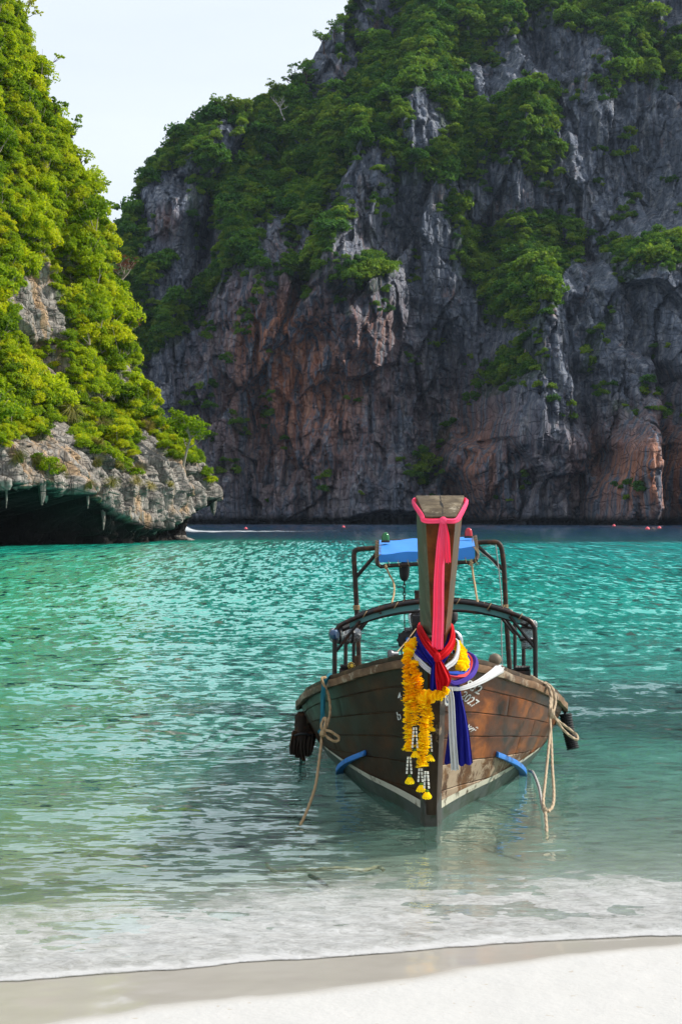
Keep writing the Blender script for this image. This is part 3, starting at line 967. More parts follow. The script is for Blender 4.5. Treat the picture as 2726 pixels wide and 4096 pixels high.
def scatter(P, ok, spacing, sizes, seed, weight=None):
    """pick surface points at least a size-dependent distance apart"""
    g = np.random.default_rng(seed)
    idx = np.flatnonzero(ok.ravel())
    g.shuffle(idx)
    pts = P.reshape(-1, 3)[idx]
    cell = max(spacing) if isinstance(spacing, tuple) else spacing
    tab = {}
    out = []
    for j, p in enumerate(pts[:400000]):
        s = g.uniform(*sizes) if g.random() < 0.75 else g.uniform(sizes[0], sizes[0] * 1.3)
        sp = cell * s / sizes[1]
        c = (int(p[0] // cell), int(p[1] // cell), int(p[2] // cell))
        bad = False
        for dx in (-1, 0, 1):
            for dy in (-1, 0, 1):
                for dz in (-1, 0, 1):
                    for q in tab.get((c[0] + dx, c[1] + dy, c[2] + dz), ()):
                        if (p[0] - q[0]) ** 2 + (p[1] - q[1]) ** 2 + (p[2] - q[2]) ** 2 < sp * sp:
                            bad = True
                            break
                    if bad:
                        break
                if bad:
                    break
            if bad:
                break
        if bad:
            continue
        tab.setdefault(c, []).append(p)
        out.append((p, s))
    return out


def stuff_instances(name, pts, protos, label, seed, normal):
    """one object: plants on points through geometry nodes"""
    g = np.random.default_rng(seed)
    me = bpy.data.meshes.new(name)
    me.vertices.add(len(pts))
    me.vertices.foreach_set('co', np.array([p for p, s in pts], np.float32).ravel())
    fattr(me, 'size', np.array([s for p, s in pts]))
    fattr(me, 'turn', g.uniform(0, 6.28, len(pts)))
    fattr(me, 'pick', g.integers(0, len(protos), len(pts)).astype(float))
    o = obj(name, me, kind='stuff', label=label, category='forest')
    ng = bpy.data.node_groups.new(name, 'GeometryNodeTree')
    ng.interface.new_socket('Geometry', in_out='INPUT', socket_type='NodeSocketGeometry')
    ng.interface.new_socket('Geometry', in_out='OUTPUT', socket_type='NodeSocketGeometry')
    gi, go = ng.nodes.new('NodeGroupInput'), ng.nodes.new('NodeGroupOutput')
    join = ng.nodes.new('GeometryNodeJoinGeometry')
    def nattr(nm):
        a = ng.nodes.new('GeometryNodeInputNamedAttribute')
        a.data_type = 'FLOAT'
        a.inputs['Name'].default_value = nm
        return a.outputs[0]
    cmb = ng.nodes.new('ShaderNodeCombineXYZ')
    ng.links.new(nattr('turn'), cmb.inputs[2])
    cmb.inputs[0].default_value = normal[0]
    cmb.inputs[1].default_value = normal[1]
    for i, pr in enumerate(protos):
        oi = ng.nodes.new('GeometryNodeObjectInfo')
        oi.inputs['Object'].default_value = pr
        oi.inputs['As Instance'].default_value = True
        oi.transform_space = 'ORIGINAL'
        cp = ng.nodes.new('FunctionNodeCompare')
        cp.data_type = 'FLOAT'
        cp.operation = 'EQUAL'
        ng.links.new(nattr('pick'), cp.inputs[0])
        cp.inputs[1].default_value = float(i)
        cp.inputs['Epsilon'].default_value = 0.1
        ip = ng.nodes.new('GeometryNodeInstanceOnPoints')
        ng.links.new(gi.outputs[0], ip.inputs['Points'])
        ng.links.new(cp.outputs[0], ip.inputs['Selection'])
        ng.links.new(oi.outputs['Geometry'], ip.inputs['Instance'])
        ng.links.new(cmb.outputs[0], ip.inputs['Rotation'])
        ng.links.new(nattr('size'), ip.inputs['Scale'])
        ng.links.new(ip.outputs[0], join.inputs[0])
    ng.links.new(join.outputs[0], go.inputs[0])
    md = o.modifiers.new('plants', 'NODES')
    md.node_group = ng
    return o


# a surface counts as seen when no nearer part of the same cliff lies in front of it: kept simple by facing
def facing(P):
    du = np.gradient(P, axis=0)
    dv = np.gradient(P, axis=1)
    n = np.cross(du, dv)
    n /= np.linalg.norm(n, axis=2)[..., None] + 1e-9
    return n


N1 = facing(P1)
vis1 = (px1 > -250) & (px1 < 900) & (py1 > -350) & (py1 < 2200) & (by < 119)
rkd = rock1.copy()
for k in (5, 10, 15):
    for ax in (0, 1):
        rkd |= np.roll(rock1, k, ax) | np.roll(rock1, -k, ax)
ok1 = vis1 & ~rkd & (Zi > 3.0)
sc1 = scatter(P1 + np.array([0.25, -0.1, 0.2]), ok1, 2.0, (1.0, 3.3), 11)
def zone1(px, py):
    if py < 560:
        return 'top'
    if px > 430 and py < 1500:
        return 'edge'
    if py < 1080:
        return 'upper'
    if py < 1450:
        return 'middle'
    if px > 540:
        return 'tip'
    return 'low'


LAB1 = {'top': ('shrub high up the sunlit left cliff, in the top part', 'shrubs high up the left cliff'),
        'edge': ('shrub on the edge of the left cliff against what lies behind', 'shrubs along the edge of the left cliff'),
        'upper': ('shrub on the left cliff above its bare grey face', 'shrubs above the bare face of the left cliff'),
        'middle': ('shrub on the left cliff beside its bare grey face', 'shrubs beside the bare face of the left cliff'),
        'tip': ('shrub hanging over the rocky tip of the left cliff', 'shrubs over the tip of the left cliff'),
        'low': ('shrub on the left cliff just above its overhanging rock', 'shrubs above the overhang of the left cliff')}
pp = np.array([p for p, s in sc1])
qx, qy = proj(pp)
big_first = sorted(range(len(sc1)), key=lambda i: -(sc1[i][1] / sc1[i][0][1] + (0.0 if (-40 < qx[i] < 920 and -60 < qy[i] < 2200) else -1)))
pr_near = []
for k, i in enumerate(big_first[:290]):
    p, s = sc1[i]
    o = obj('shrub', near_protos[k % 6], None, p)
    o.rotation_euler = (random.uniform(-0.5, 0.5), random.uniform(-0.25, 0.7), random.uniform(0, 6.28))
    o.scale = (s, s, s * random.uniform(0.85, 1.15))
    lb = LAB1[zone1(qx[i], qy[i])]
    tn = random.choices(range(4), (2, 3, 4, 2))[0]
    tv = (0.10, 0.36, 0.62, 0.86)[tn]
    o.color = (tv, tv, tv, 1)
    sz = 'large' if s > 2.5 else ('medium' if s > 1.7 else 'small')
    o['label'] = sz + ' ' + ('dark green', 'mid green', 'bright green', 'yellow-green')[tn] + ' ' + lb[0]
    o['group'], o['category'] = lb[1], 'shrub'
    if k < 6:
        pr_near.append(o)
rest1 = [sc1[i] for i in big_first[290:]]
small1 = scatter(P1 + np.array([0.1, -0.05, 0.08]), vis1 & (Zi > 4.5) & (~rock1 | (vnoise(Si * 0.8, Zi * 0.6, seed=77) > 0.78)), 0.95, (0.6, 1.3), 12)
stuff_instances('undergrowth', rest1 + small1[:2600], pr_near, 'low green undergrowth filling between the shrubs of the left cliff', 5, (0.0, 0.25))

N2 = facing(P2)
vis2 = (px2 > 380) & (px2 < 2850) & (py2 > -250) & (py2 < 2120)
vis2[:, -3:] = False
bare2 = ~veg2
for k in (5, 10):
    for ax in (0, 1):
        bare2 |= np.roll(~veg2, k, ax) | np.roll(~veg2, -k, ax)
ok2 = vis2 & ~bare2
sc2 = scatter(P2 + np.array([0, -0.8, 0.5]), ok2, 4.3, (2.0, 7.2), 21)
pp = np.array([p for p, s in sc2])
qx, qy = proj(pp)
seen = (qx > 0) & (qx < 2726) & (qy > -20)
order = sorted(range(len(sc2)), key=lambda i: -(sc2[i][1] / sc2[i][0][1] + (0 if seen[i] else -1)))


def zone2(px, py):
    if px < 1000:
        return 'left'
    if px < 1420 and py < 1250:
        return 'rib'
    if py < 760:
        return 'top'
    if px > 2330 and py < 1220:
        return 'shelf'
    if py < 1600 and px > 1600:
        return 'ledge'
    if 1280 < px < 1620 and py < 1260:
        return 'knob'
    return 'foot'


LAB2 = {'left': ('tree on the left shoulder of the far cliff', 'trees on the left shoulder of the far cliff'),
        'rib': ('tree on the far cliff left of its pale rib', 'trees left of the pale rib on the far cliff'),
        'top': ('tree in the steep forest high on the far cliff', 'trees in the high forest of the far cliff'),
        'shelf': ('tree on the shelf behind the pinnacles at the right', 'trees on the shelf at the far right'),
        'ledge': ('tree on the broad ledge above the far cliff gully', 'trees on the broad ledge of the far cliff'),
        'knob': ('tree in the clump above the reddish wall', 'trees on the knob above the reddish wall'),
        'foot': ('tree clinging low to the bare far cliff wall', 'trees low on the bare far cliff wall')}
pr_far = []
for k, i in enumerate(order[:295]):
    p, s = sc2[i]
    o = obj('tree', far_protos[k % 5], None, p)
    o.rotation_euler = (random.uniform(-0.1, 0.35), random.uniform(-0.2, 0.2), random.uniform(0, 6.28))
    o.scale = (s, s, s * random.uniform(0.8, 1.1))
    lb = LAB2[zone2(qx[i], qy[i])]
    tn = random.choices(range(4), (5, 4, 2, 1) if qx[i] < 1000 else ((1, 2, 4, 6) if (qy[i] > 760 and qx[i] > 1250) else (2, 3, 4, 3)))[0]  # sunlit ledges get lighter tones, shaded left shoulder darker: light put into leaf colour
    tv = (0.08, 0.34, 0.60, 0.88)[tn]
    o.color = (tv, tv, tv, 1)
    sz = 'large' if s > 5.6 else ('medium' if s > 4 else 'small')
    o['label'] = sz + ' ' + ('dark green', 'mid green', 'light green', 'yellow-green')[tn] + ' ' + lb[0]
    o['group'], o['category'] = lb[1], 'tree'
    if k < 5:
        pr_far.append(o)
rest2 = [sc2[i] for i in order[295:]]
tiny = scatter(P2 + np.array([0, -0.3, 0.2]), vis2 & (Za > 5) & ((veg2) | (vnoise(Xa * 0.22, Za * 0.2, seed=78) > 0.80)), 2.3, (1.2, 3.0), 22)
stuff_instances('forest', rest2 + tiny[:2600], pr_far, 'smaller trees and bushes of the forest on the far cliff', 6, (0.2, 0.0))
print('shrubs', len(sc1), len(small1), 'trees', len(sc2), len(tiny))

# ================================================================== the longtail boat
BD = 8.7
ROT = -math.atan(0.0631)
BOAT_O = Vector((0.549, BD, 0.0))
BM = Matrix.Translation(BOAT_O) @ Matrix.Rotation(ROT, 4, 'Z')
SL = 1 / math.sqrt(1 + 0.0631 ** 2)


def L(px, py, a):
    """boat frame: x to the picture's right, y aft from the stem, z up"""
    D = BD + a
    return Vector(((px - 1722) / F * D * 0.998, a, CAMH - (py - HY) / F * D))


def put(name, mb, mats, parent=None, sub=None, label=None, cat=None, group=None, smooth=True, bevel=0, angle=35):
    """boat-frame shapes: a child of the boat, or a top-level thing set at its own base"""
    me = mb.mesh(name, mats, smooth, bevel, angle) if isinstance(mb, MB) else mb
    if parent is not None:
        return obj(name, me, parent)
    me.transform(BM)
    co = np.zeros(len(me.vertices) * 3, np.float32)
    me.vertices.foreach_get('co', co)
    co = co.reshape(-1, 3)
    c = Vector(((co[:, 0].min() + co[:, 0].max()) / 2, (co[:, 1].min() + co[:, 1].max()) / 2, co[:, 2].min()))
    me.transform(Matrix.Translation(-c))
    o = obj(name, me, None, c)
    if label:
        o['label'], o['category'] = label, cat
    if group:
        o['group'] = group
    return o


def thing_at(name, p, label, cat, group=None):
    """an Empty in the world at a boat-frame point; children are given in the boat frame"""
    o = thing(name, (0, 0, 0), label, cat, group)
    w = BM @ Vector(p)
    o.location = w
    return o


def child(name, mb, mats, root, smooth=True, bevel=0, angle=35, **props):
    me = mb.mesh(name, mats, smooth, bevel, angle) if isinstance(mb, MB) else mb
    me.transform(BM)
    me.transform(Matrix.Translation(-root.location))
    return obj(name, me, root, **props)


# ---- materials
m_plank = mat_wood('hull_plank', (0.013, 0.004, 0.0015), (0.115, 0.030, 0.005), (0.32, 0.095, 0.014), (0.21, 0.17, 0.135), 0.35, 0.40, (1, 0.12, 0.8), 11, 0.12, zone_tone=True)
m_plank_shade = mat_wood('hull_plank_shade', (0.006, 0.003, 0.0015), (0.036, 0.012, 0.0035), (0.095, 0.032, 0.007), (0.12, 0.12, 0.105), 0.3, 0.45, (1, 0.12, 0.8), 11, 0.08, zone_tone=True)  # left hull side: its shade painted in as a darker plank colour
m_plank_worn = mat_wood('hull_plank_worn', (0.020, 0.010, 0.005), (0.12, 0.052, 0.018), (0.28, 0.15, 0.06), (0.38, 0.29, 0.20), 1.0, 0.55, (1, 0.12, 0.8), 9, 0.1)
m_bilge = mat_plain('bottom_paint', (0.040, 0.050, 0.043), 0.5, 0, 0.4, 0.5, 9, (0.016, 0.03, 0.012))
m_stripe = mat_plain('stripe_paint', (0.50, 0.48, 0.38), 0.7, 0, 0.2, 0.25, 17, (0.055, 0.035, 0.015))
m_rail = mat_wood('rail_wood', (0.06, 0.032, 0.018), (0.18, 0.105, 0.058), (0.32, 0.215, 0.13), (0.36, 0.29, 0.21), 0.6, 0.7, (1, 0.1, 1), 16)
m_cap = mat_wood('cap_wood', (0.022, 0.014, 0.009), (0.07, 0.042, 0.022), (0.15, 0.095, 0.05), (0.22, 0.16, 0.10), 0.35, 0.6, (1, 0.1, 1), 16)
m_prow = mat_wood('prow_wood', (0.035, 0.011, 0.003), (0.15, 0.048, 0.010), (0.27, 0.10, 0.02), None, 0.0, 0.33, (1, 1, 0.07), 15, 0.4)
m_prow_skylit = mat_wood('prow_skylit_wood', (0.035, 0.030, 0.018), (0.095, 0.080, 0.048), (0.165, 0.14, 0.082), (0.19, 0.17, 0.12), 0.5, 0.5, (1, 1, 0.07), 15, 0.2)  # left prow face: grey-green skylight painted into the wood colour
m_prow_top = mat_wood('prow_top_wood', (0.035, 0.024, 0.013), (0.13, 0.098, 0.06), (0.30, 0.245, 0.165), (0.40, 0.35, 0.26), 0.45, 0.6, (0.6, 0.6, 1), 22)
m_stem = mat_wood('stem_wood', (0.014, 0.009, 0.006), (0.048, 0.030, 0.019), (0.10, 0.065, 0.04), (0.26, 0.19, 0.13), 0.4, 0.55, (1, 1, 0.1), 16)
m_steel = mat_plain('black_pipe', (0.014, 0.012, 0.012), 0.42, 0.3, 0.5, 0.3, 25, (0.055, 0.022, 0.012))
m_rust = mat_plain('rusty_pipe', (0.030, 0.018, 0.014), 0.65, 0.2, 0.4, 0.4, 25, (0.10, 0.04, 0.018))
m_chrome = mat_plain('bright_pipe', (0.55, 0.56, 0.58), 0.25, 1.0, 0.5, 0.15, 30)
m_engine = mat_plain('engine_black', (0.016, 0.016, 0.018), 0.5, 0.4, 0.5, 0.4, 30, (0.05, 0.03, 0.02))
m_bluep = mat_plain('blue_paint', (0.012, 0.16, 0.52), 0.5, 0, 0.4, 0.18, 12, (0.02, 0.08, 0.2))
m_canvas = mat_plain('blue_canvas', (0.045, 0.25, 0.72), 0.55, 0, 0.35, 0.12, 9)
m_white_t = mat_plain('white_lettering', (0.55, 0.55, 0.53), 0.7, 0, 0.2, 0.15, 70, (0.08, 0.045, 0.025))
m_red_l = mat_plain('red_lamp', (0.42, 0.006, 0.02), 0.12, 0, 0.6, 0.1, 10)
m_green_l = mat_plain('green_lamp', (0.004, 0.12, 0.025), 0.12, 0, 0.6, 0.1, 10)
m_rope = mat_plain('rope_tan', (0.34, 0.235, 0.13), 0.9, 0, 0.1, 0.3, 90)
m_rope_p = mat_plain('rope_pale', (0.40, 0.31, 0.21), 0.9, 0, 0.1, 0.3, 90)
m_rope_g = mat_plain('rope_grey', (0.36, 0.35, 0.33), 0.9, 0, 0.1, 0.3, 90)
m_strap = mat_plain('teal_strap', (0.012, 0.10, 0.13), 0.85, 0, 0.1, 0.3, 60)
m_rubber = mat_plain('black_rubber', (0.010, 0.010, 0.011), 0.6, 0, 0.35, 0.3, 20)
m_sack = mat_plain('dark_sack', (0.022, 0.014, 0.010), 0.8, 0, 0.2, 0.5, 14, (0.075, 0.032, 0.012))
m_ball = mat_plain('worn_knob', (0.16, 0.125, 0.085), 0.6, 0, 0.3, 0.3, 14)
m_pink = mat_cloth('cloth_pink', (1.0, 0.10, 0.24), (1.0, 0.17, 0.33), 0.4)
m_red = mat_cloth('cloth_red', (0.46, 0.002, 0.006), (0.60, 0.005, 0.012), 0.1)
m_blue = mat_cloth('cloth_blue', (0.006, 0.006, 0.15), (0.012, 0.014, 0.24), 0.1)
m_blue2 = mat_cloth('cloth_bright_blue', (0.010, 0.04, 0.33), (0.022, 0.09, 0.46), 0.1)
m_viol = mat_cloth('cloth_violet', (0.045, 0.022, 0.24), (0.08, 0.045, 0.34), 0.1)
m_coral = mat_cloth('cloth_coral', (0.62, 0.04, 0.05), (0.75, 0.09, 0.09), 0.1)
m_white = mat_cloth('cloth_white', (0.56, 0.56, 0.57), (0.68, 0.68, 0.68), 0.15)
m_mari = mat_leaf('marigold', [(0.84, 0.42, 0.003), (0.93, 0.58, 0.005), (0.96, 0.70, 0.008)], 0.35, 0.7, 0.15)
m_mari_y = mat_leaf('marigold_yellow', [(0.90, 0.60, 0.005), (0.95, 0.72, 0.006), (0.97, 0.80, 0.02)], 0.35, 0.7, 0.15)
m_bud = mat_plain('jasmine_bud', (0.76, 0.75, 0.68), 0.7, 0, 0.2, 0.1, 40)
m_calyx = mat_plain('calyx', (0.07, 0.16, 0.015), 0.7, 0, 0.2, 0.2, 40)
Mp = Mat('clear_plastic')
pvv = Mp.coord('Object')
pn = Mp.bump(Mp.noise(pvv, 26, 4, 0.6, 1.2), 1.0, 0.03)
pd = Mp.pbr((0.13, 0.14, 0.15), 0.2, pn, 0.7)
pg_ = Mp.n('BsdfGlossy', {'Color': (0.85, 0.9, 0.92, 1), 'Roughness': 0.12, 'Normal': pn}).outputs[0]
pt = Mp.n('BsdfTransparent', {'Color': (0.55, 0.62, 0.66, 1)}).outputs[0]
m_plastic = Mp.done(Mp.n('MixShader', {0: 0.38, 1: Mp.n('MixShader', {0: 0.35, 1: pd, 2: pg_}).outputs[0], 2: pt}).outputs[0])
m_sheet = mat_plain('roof_sheet', (0.10, 0.26, 0.27), 0.5, 0, 0.4, 0.2, 8)
m_amber = mat_plain('yellow_paint', (0.5, 0.32, 0.02), 0.5)


# ---- hull form
AG = [-0.25, 0.2, 0.8, 1.5, 2.3, 3.2, 4.5, 6.0, 8.8]
ZG = [1.06, 0.975, 0.82, 0.64, 0.42, 0.35, 0.29, 0.20, 0.18]


def zg(a):
    return float(np.interp(a, AG, ZG))


def wg(a):
    t = min(max((a + 0.2) / 2.6, 0.0), 1.0)
    w = 0.985 * (1 - (1 - t) ** 1.6)
    if a > 2.6:
        w -= 0.035 * (a - 2.6) ** 1.4
    return max(w, 0.0) + 0.035


def a_stem(z):
    return -0.23 * (z / 1.06) if z > 0 else 0.9 * (z / -0.3) ** 2 * 0.3


ZK = -0.16


def hp(tau, s, side, off=0.0):
    ag = tau - 0.22
    zt = zg(ag)
    z = ZK + (zt - ZK) * s
    a = a_stem(z) + tau
    b = wg(ag) * max(s, 1e-4) ** 0.21
    # V entry right at the stem
    b = 0.035 + (b - 0.035) * (0.35 + 0.65 * min(tau / 0.9, 1)) if tau < 0.9 and s < 1 else b
    k = 1 - (1 - min(tau / 0.9, 1)) * (1 - s) * 0.35
    b = 0.035 + (wg(ag) * max(s, 1e-4) ** 0.21 - 0.035) * k
    b = max(b, 0.03)
    return Vector((side * b, a, z))


def hn(tau, s, side):
    e = 0.01
    du = hp(tau + e, s, side) - hp(max(tau - e, 0), s, side)
    s1, s0 = min(s + e, 1), max(s - e, 0.001)
    dv = hp(tau, s1, side) - hp(tau, s0, side)
    n = du.cross(dv)
    n.normalize()
    return n if n.x * side > 0 else -n


def hull_at(a, z, side, off=0.0):
    """hull surface point near station a and height z"""
    tau = a - a_stem(z)
    zt = zg(tau - 0.22)
    s = min(max((z - ZK) / (zt - ZK), 0.0), 1.0)
    return hp(tau, s, side) + hn(tau, s, side) * off


boat = thing('longtail_boat', BOAT_O, 'weathered brown wooden longtail boat with tall prow, aground at the beach edge', 'boat', None, ROT)

LEN = 6.6
TA = [LEN * (i / 60) ** 1.5 for i in range(61)]
SS = [0.0, 0.01, 0.03, 0.07, 0.12, 0.2, 0.3, 0.42, 0.56, 0.7, 0.85, 1.0]
for side in (1, -1):
    mb = MB()
    V = [hp(t, s, side) + hn(t, s, side) * 0.002 for t in TA for s in SS]
    n = len(SS)
    mb.add(V, [(i * n + j, (i + 1) * n + j, (i + 1) * n + j + 1, i * n + j + 1) for i in range(60) for j in range(n - 1)])
    if side == 1:
        core = mb
    else:
        core.add(mb.v, mb.f)
# transom and floor boards inside the core
core.add([hp(LEN, s, 1) for s in SS] + [hp(LEN, s, -1) for s in SS], [(j, j + 1, j + 13, j + 12) for j in range(11)])
put('hull', core, m_cap, boat)
mb = MB()
for a in np.arange(0.6, 6.0, 0.55):
    w = hull_at(a, 0.10, 1).x - 0.05
    mb.box((0, a + 0.27, 0.10), (2 * w, 0.53, 0.03))
put('floor_deck', mb, m_cap, boat, bevel=0.004)

# strakes: each plank its own piece with bevelled seams
SB = [0.0, 0.17, 0.31, 0.45, 0.59, 0.73, 0.87, 1.0]
for side in (1, -1):
    for k in range(7):
        cuts = [0.03, LEN] if k in (0, 6) else [0.03, (1.1, 1.75, 1.3, 1.55, 0.95)[k - 1] + (0.25 if side < 0 else 0), LEN]
        for c0, c1 in zip(cuts[:-1], cuts[1:]):
            mb = MB()
            nt = 26 if c1 < 3 else 34
            ts = [c0 + 0.004 + (c1 - c0 - 0.008) * (i / nt) ** (1.0 if c1 < 3 else 1.4) for i in range(nt + 1)]
            if k == 0:
                prof = [(0.0, 0.0), (0.004, 0.006), (0.015, 0.010), (0.035, 0.010), (0.06, 0.010), (0.09, 0.010), (0.12, 0.010), (0.15, 0.010), (SB[1] - 0.006, 0.010), (SB[1] - 0.002, 0.005)]
            else:
                d = SB[k + 1] - SB[k]
                prof = [(SB[k] + 0.002, 0.005), (SB[k] + 0.006, 0.010)] + [(SB[k] + d * f, 0.010) for f in (0.3, 0.5, 0.7)] + [(SB[k + 1] - 0.006, 0.010), (SB[k + 1] - 0.002, 0.005)]
            V = []
            for i, t in enumerate(ts):
                ed = 0.35 if i in (0, nt) else 1.0
                for s, o_ in prof:
                    nn_ = hn(t, min(s, 0.999), side)
                    wv = 0.0015 * (math.sin(t * 9 + k * 2.1) + math.sin(t * 23 + k))
                    V.append(hp(t, s, side) + nn_ * (o_ * ed + wv))
            m_ = len(prof)
            mb.add(V, [(i * m_ + j, (i + 1) * m_ + j, (i + 1) * m_ + j + 1, i * m_ + j + 1) for i in range(nt) for j in range(m_ - 1)])
            mt = m_bilge if k == 0 else (m_plank if side > 0 else m_plank_shade)
            if k in (1, 2) and side > 0 and c1 < 3:
                mt = m_plank_worn
            put('plank', mb, mt, boat, angle=18)

# pale paint stripe over the bottom paint
for side in (1, -1):
    mb = MB()
    V = []
    nt = 40
    for i in range(nt + 1):
        t = 0.045 + 2.0 * i / nt
        zt = zg(t - 0.22)
        hw = 0.026 * (1 - 0.32 * t)
        for zz_ in (0.13 + 0.02 * t - hw, 0.13 + 0.02 * t, 0.13 + 0.02 * t + hw):
            s = (zz_ - ZK) / (zt - ZK)
            V.append(hp(t, s, side) + hn(t, s, side) * 0.0165)
    mb.add(V, [(i * 3 + j, (i + 1) * 3 + j, (i + 1) * 3 + j + 1, i * 3 + j + 1) for i in range(nt) for j in range(2)])
    put('paint_stripe', mb, m_stripe, boat)
    mb = MB()
    V = []
    for i in range(nt + 1):
        t = 0.045 + 3.2 * i / nt
        zt = zg(t - 0.22)
        up_ = 0.13 + 0.02 * t - 0.026 * max(1 - 0.32 * t, 0.3)
        for q_ in (0.0, 0.3, 0.6, 0.85, 1.0):
            zz_ = -0.13 + (up_ + 0.13) * q_ + (0.004 * math.sin(t * 31) + 0.003 * math.sin(t * 57) if q_ == 1.0 else 0)
            s = (zz_ - ZK) / (zt - ZK)
            V.append(hp(t, s, side) + hn(t, s, side) * 0.0145)
    mb.add(V, [(i * 5 + j, (i + 1) * 5 + j, (i + 1) * 5 + j + 1, i * 5 + j + 1) for i in range(nt) for j in range(4)])
    put('bottom_coat', mb, m_bilge, boat)

# stem post from the keel up into the prow
mb = MB()
zs_ = [-0.07, 0.0, 0.1, 0.3, 0.5, 0.7, 0.9, 1.05, 1.2]
V = []
for i, z in enumerate(zs_):
    a = a_stem(z)
    w0 = 0.030 + 0.012 * max(z, 0)
    w1 = 0.058 + 0.02 * max(z, 0)
    dx = 0.035 * max(z, 0) * 0.6
    V += [(dx - w0, a - 0.075, z), (dx + w0, a - 0.075, z), (dx + w1, a + 0.10, z), (dx - w1, a + 0.10, z)]
nz_ = len(zs_)
mb.add(V, [(i * 4 + j, i * 4 + (j + 1) % 4, (i + 1) * 4 + (j + 1) % 4, (i + 1) * 4 + j) for i in range(nz_ - 1) for j in range(4)] + [(3, 2, 1, 0), tuple(range(4 * nz_ - 4, 4 * nz_))])
put('stem_post', mb, m_stem, boat, bevel=0.006)
# metal shoe at the forefoot
mb = MB()
mb.hexa([(-0.040, -0.088, -0.075), (0.040, -0.088, -0.075), (0.066, 0.05, -0.075), (-0.066, 0.05, -0.075),
         (-0.037, -0.098, 0.16), (0.037, -0.098, 0.16), (0.066, 0.03, 0.21), (-0.066, 0.03, 0.21)])
put('stem_shoe', mb, mat_plain('dull_iron', (0.05, 0.047, 0.042), 0.5, 0.5, 0.5, 0.4, 30, (0.02, 0.03, 0.014)), boat, bevel=0.004)

# prow: tall tapering timber, wide top
def prow_ring(t):
    fl = L(1727, 2560, -0.30).lerp(L(1700, 2072, -0.85), t)
    fr = L(1778, 2560, -0.30).lerp(L(1822, 2072, -0.85), t)
    bl = L(1680, 2560, -0.02).lerp(L(1661, 1988, -0.52), t)
    br = L(1797, 2560, -0.02).lerp(L(1855, 1988, -0.52), t)
    for p in (fl, fr, bl, br):          # slight belly
        p.y -= 0.03 * math.sin(math.pi * min(max(t, 0), 1))
    return fl, fr, br, bl


mb = MB()
V, mi = [], []
ts = [-0.42, -0.2, 0.0, 0.2, 0.4, 0.6, 0.8, 0.985]
for t in ts:
    V += list(prow_ring(t))
Fq, Fm = [], []
for i in range(len(ts) - 1):
    for j in range(4):
        mb_f = (i * 4 + j, i * 4 + (j + 1) % 4, (i + 1) * 4 + (j + 1) % 4, (i + 1) * 4 + j)
        Fq.append(mb_f)
        Fm.append(0 if j == 0 else (1 if j == 3 else 0))
k = len(mb.v)
mb.v += [tuple(p) for p in V]
mb.f += Fq
mb.m += Fm
mb.add(V[-4:], [(0, 1, 2, 3)])
put('prow', mb, [m_prow, m_prow_skylit], boat, bevel=0.008)
fl, fr, br, bl = prow_ring(0.985)
tl, tr, tbr, tbl = prow_ring(1.012)
ov = lambda p, c, k: c + (p - c) * k
c0 = (fl + fr + br + bl) / 4
c1 = (tl + tr + tbr + tbl) / 4
mb = MB()
mb.hexa([ov(p, c0, 1.015) for p in (fl, fr, br, bl)] + [ov(p, c1, 1.0) for p in (tl, tr, tbr, tbl)])
cap_o = put('prow_cap', mb, m_prow_top, boat, bevel=0.007)
# the split in the end grain
up_n = (tr - tl).cross(tbl - tl).normalized()
if up_n.z < 0:
    up_n = -up_n
mb = MB()
for i, (u0, v0, u1, v1, w) in enumerate([(0.50, 0.98, 0.52, 0.70, 0.003), (0.47, 0.72, 0.56, 0.70, 0.003), (0.50, 0.70, 0.57, 0.40, 0.008), (0.56, 0.36, 0.56, 0.05, 0.0025)]):
    P = lambda u, vv_: tl.lerp(tr, u).lerp(tbl.lerp(tbr, u), vv_) + up_n * 0.0012
    a_, b_ = P(u0, v0), P(u1, v1)
    sd_ = (b_ - a_).cross(up_n).normalized()
    q_ = [a_ - sd_ * w * 0.3, a_.lerp(b_, 0.5) - sd_ * w, b_ - sd_ * w * 0.3, b_ + sd_ * w * 0.3, a_.lerp(b_, 0.5) + sd_ * w, a_ + sd_ * w * 0.3]
    mb.add(q_, [(0, 1, 2, 3, 4, 5)])
put('crack', mb, mat_plain('crack_dark', (0.010, 0.008, 0.006), 0.9), cap_o)


# ---- gunwale: rub rail outside, cap board inside, each side
def rail(side, o0, o1, z0, z1, t0, t1, n=44, pw=1.3):
    mb = MB()
    V = []
    for i in range(n + 1):
        t = t0 + (t1 - t0) * (i / n) ** pw
        p = hp(t, 1.0, side)
        nn_ = hn(t, 0.97, side)
        h_ = Vector((nn_.x, nn_.y, 0)).normalized()
        wv = 0.0025 * math.sin(t * 11) + 0.002 * math.sin(t * 27)
        V += [p + h_ * (o0 + wv) + Vector((0, 0, z0 + wv)), p + h_ * (o1 + wv) + Vector((0, 0, z0 + wv)), p + h_ * (o1 + wv) + Vector((0, 0, z1 + wv)), p + h_ * (o0 + wv) + Vector((0, 0, z1 + wv))]
    mb.add(V, [(i * 4 + j, i * 4 + (j + 1) % 4, (i + 1) * 4 + (j + 1) % 4, (i + 1) * 4 + j) for i in range(n) for j in range(4)] + [(3, 2, 1, 0), tuple(range(4 * n, 4 * n + 4))])
    return mb


for side in (1, -1):
    put('rub_rail', rail(side, 0.010, 0.046, -0.044, 0.008, 0.06, LEN - 0.1), m_rail, boat, bevel=0.010)
    put('gunwale_board', rail(side, -0.085, 0.020, 0.010, 0.042, 0.06, LEN - 0.1), m_cap, boat, bevel=0.006)
    put('gunwale_liner', rail(side, -0.125, -0.080, -0.06, 0.048, 0.3, LEN - 0.2), m_cap, boat, bevel=0.006)

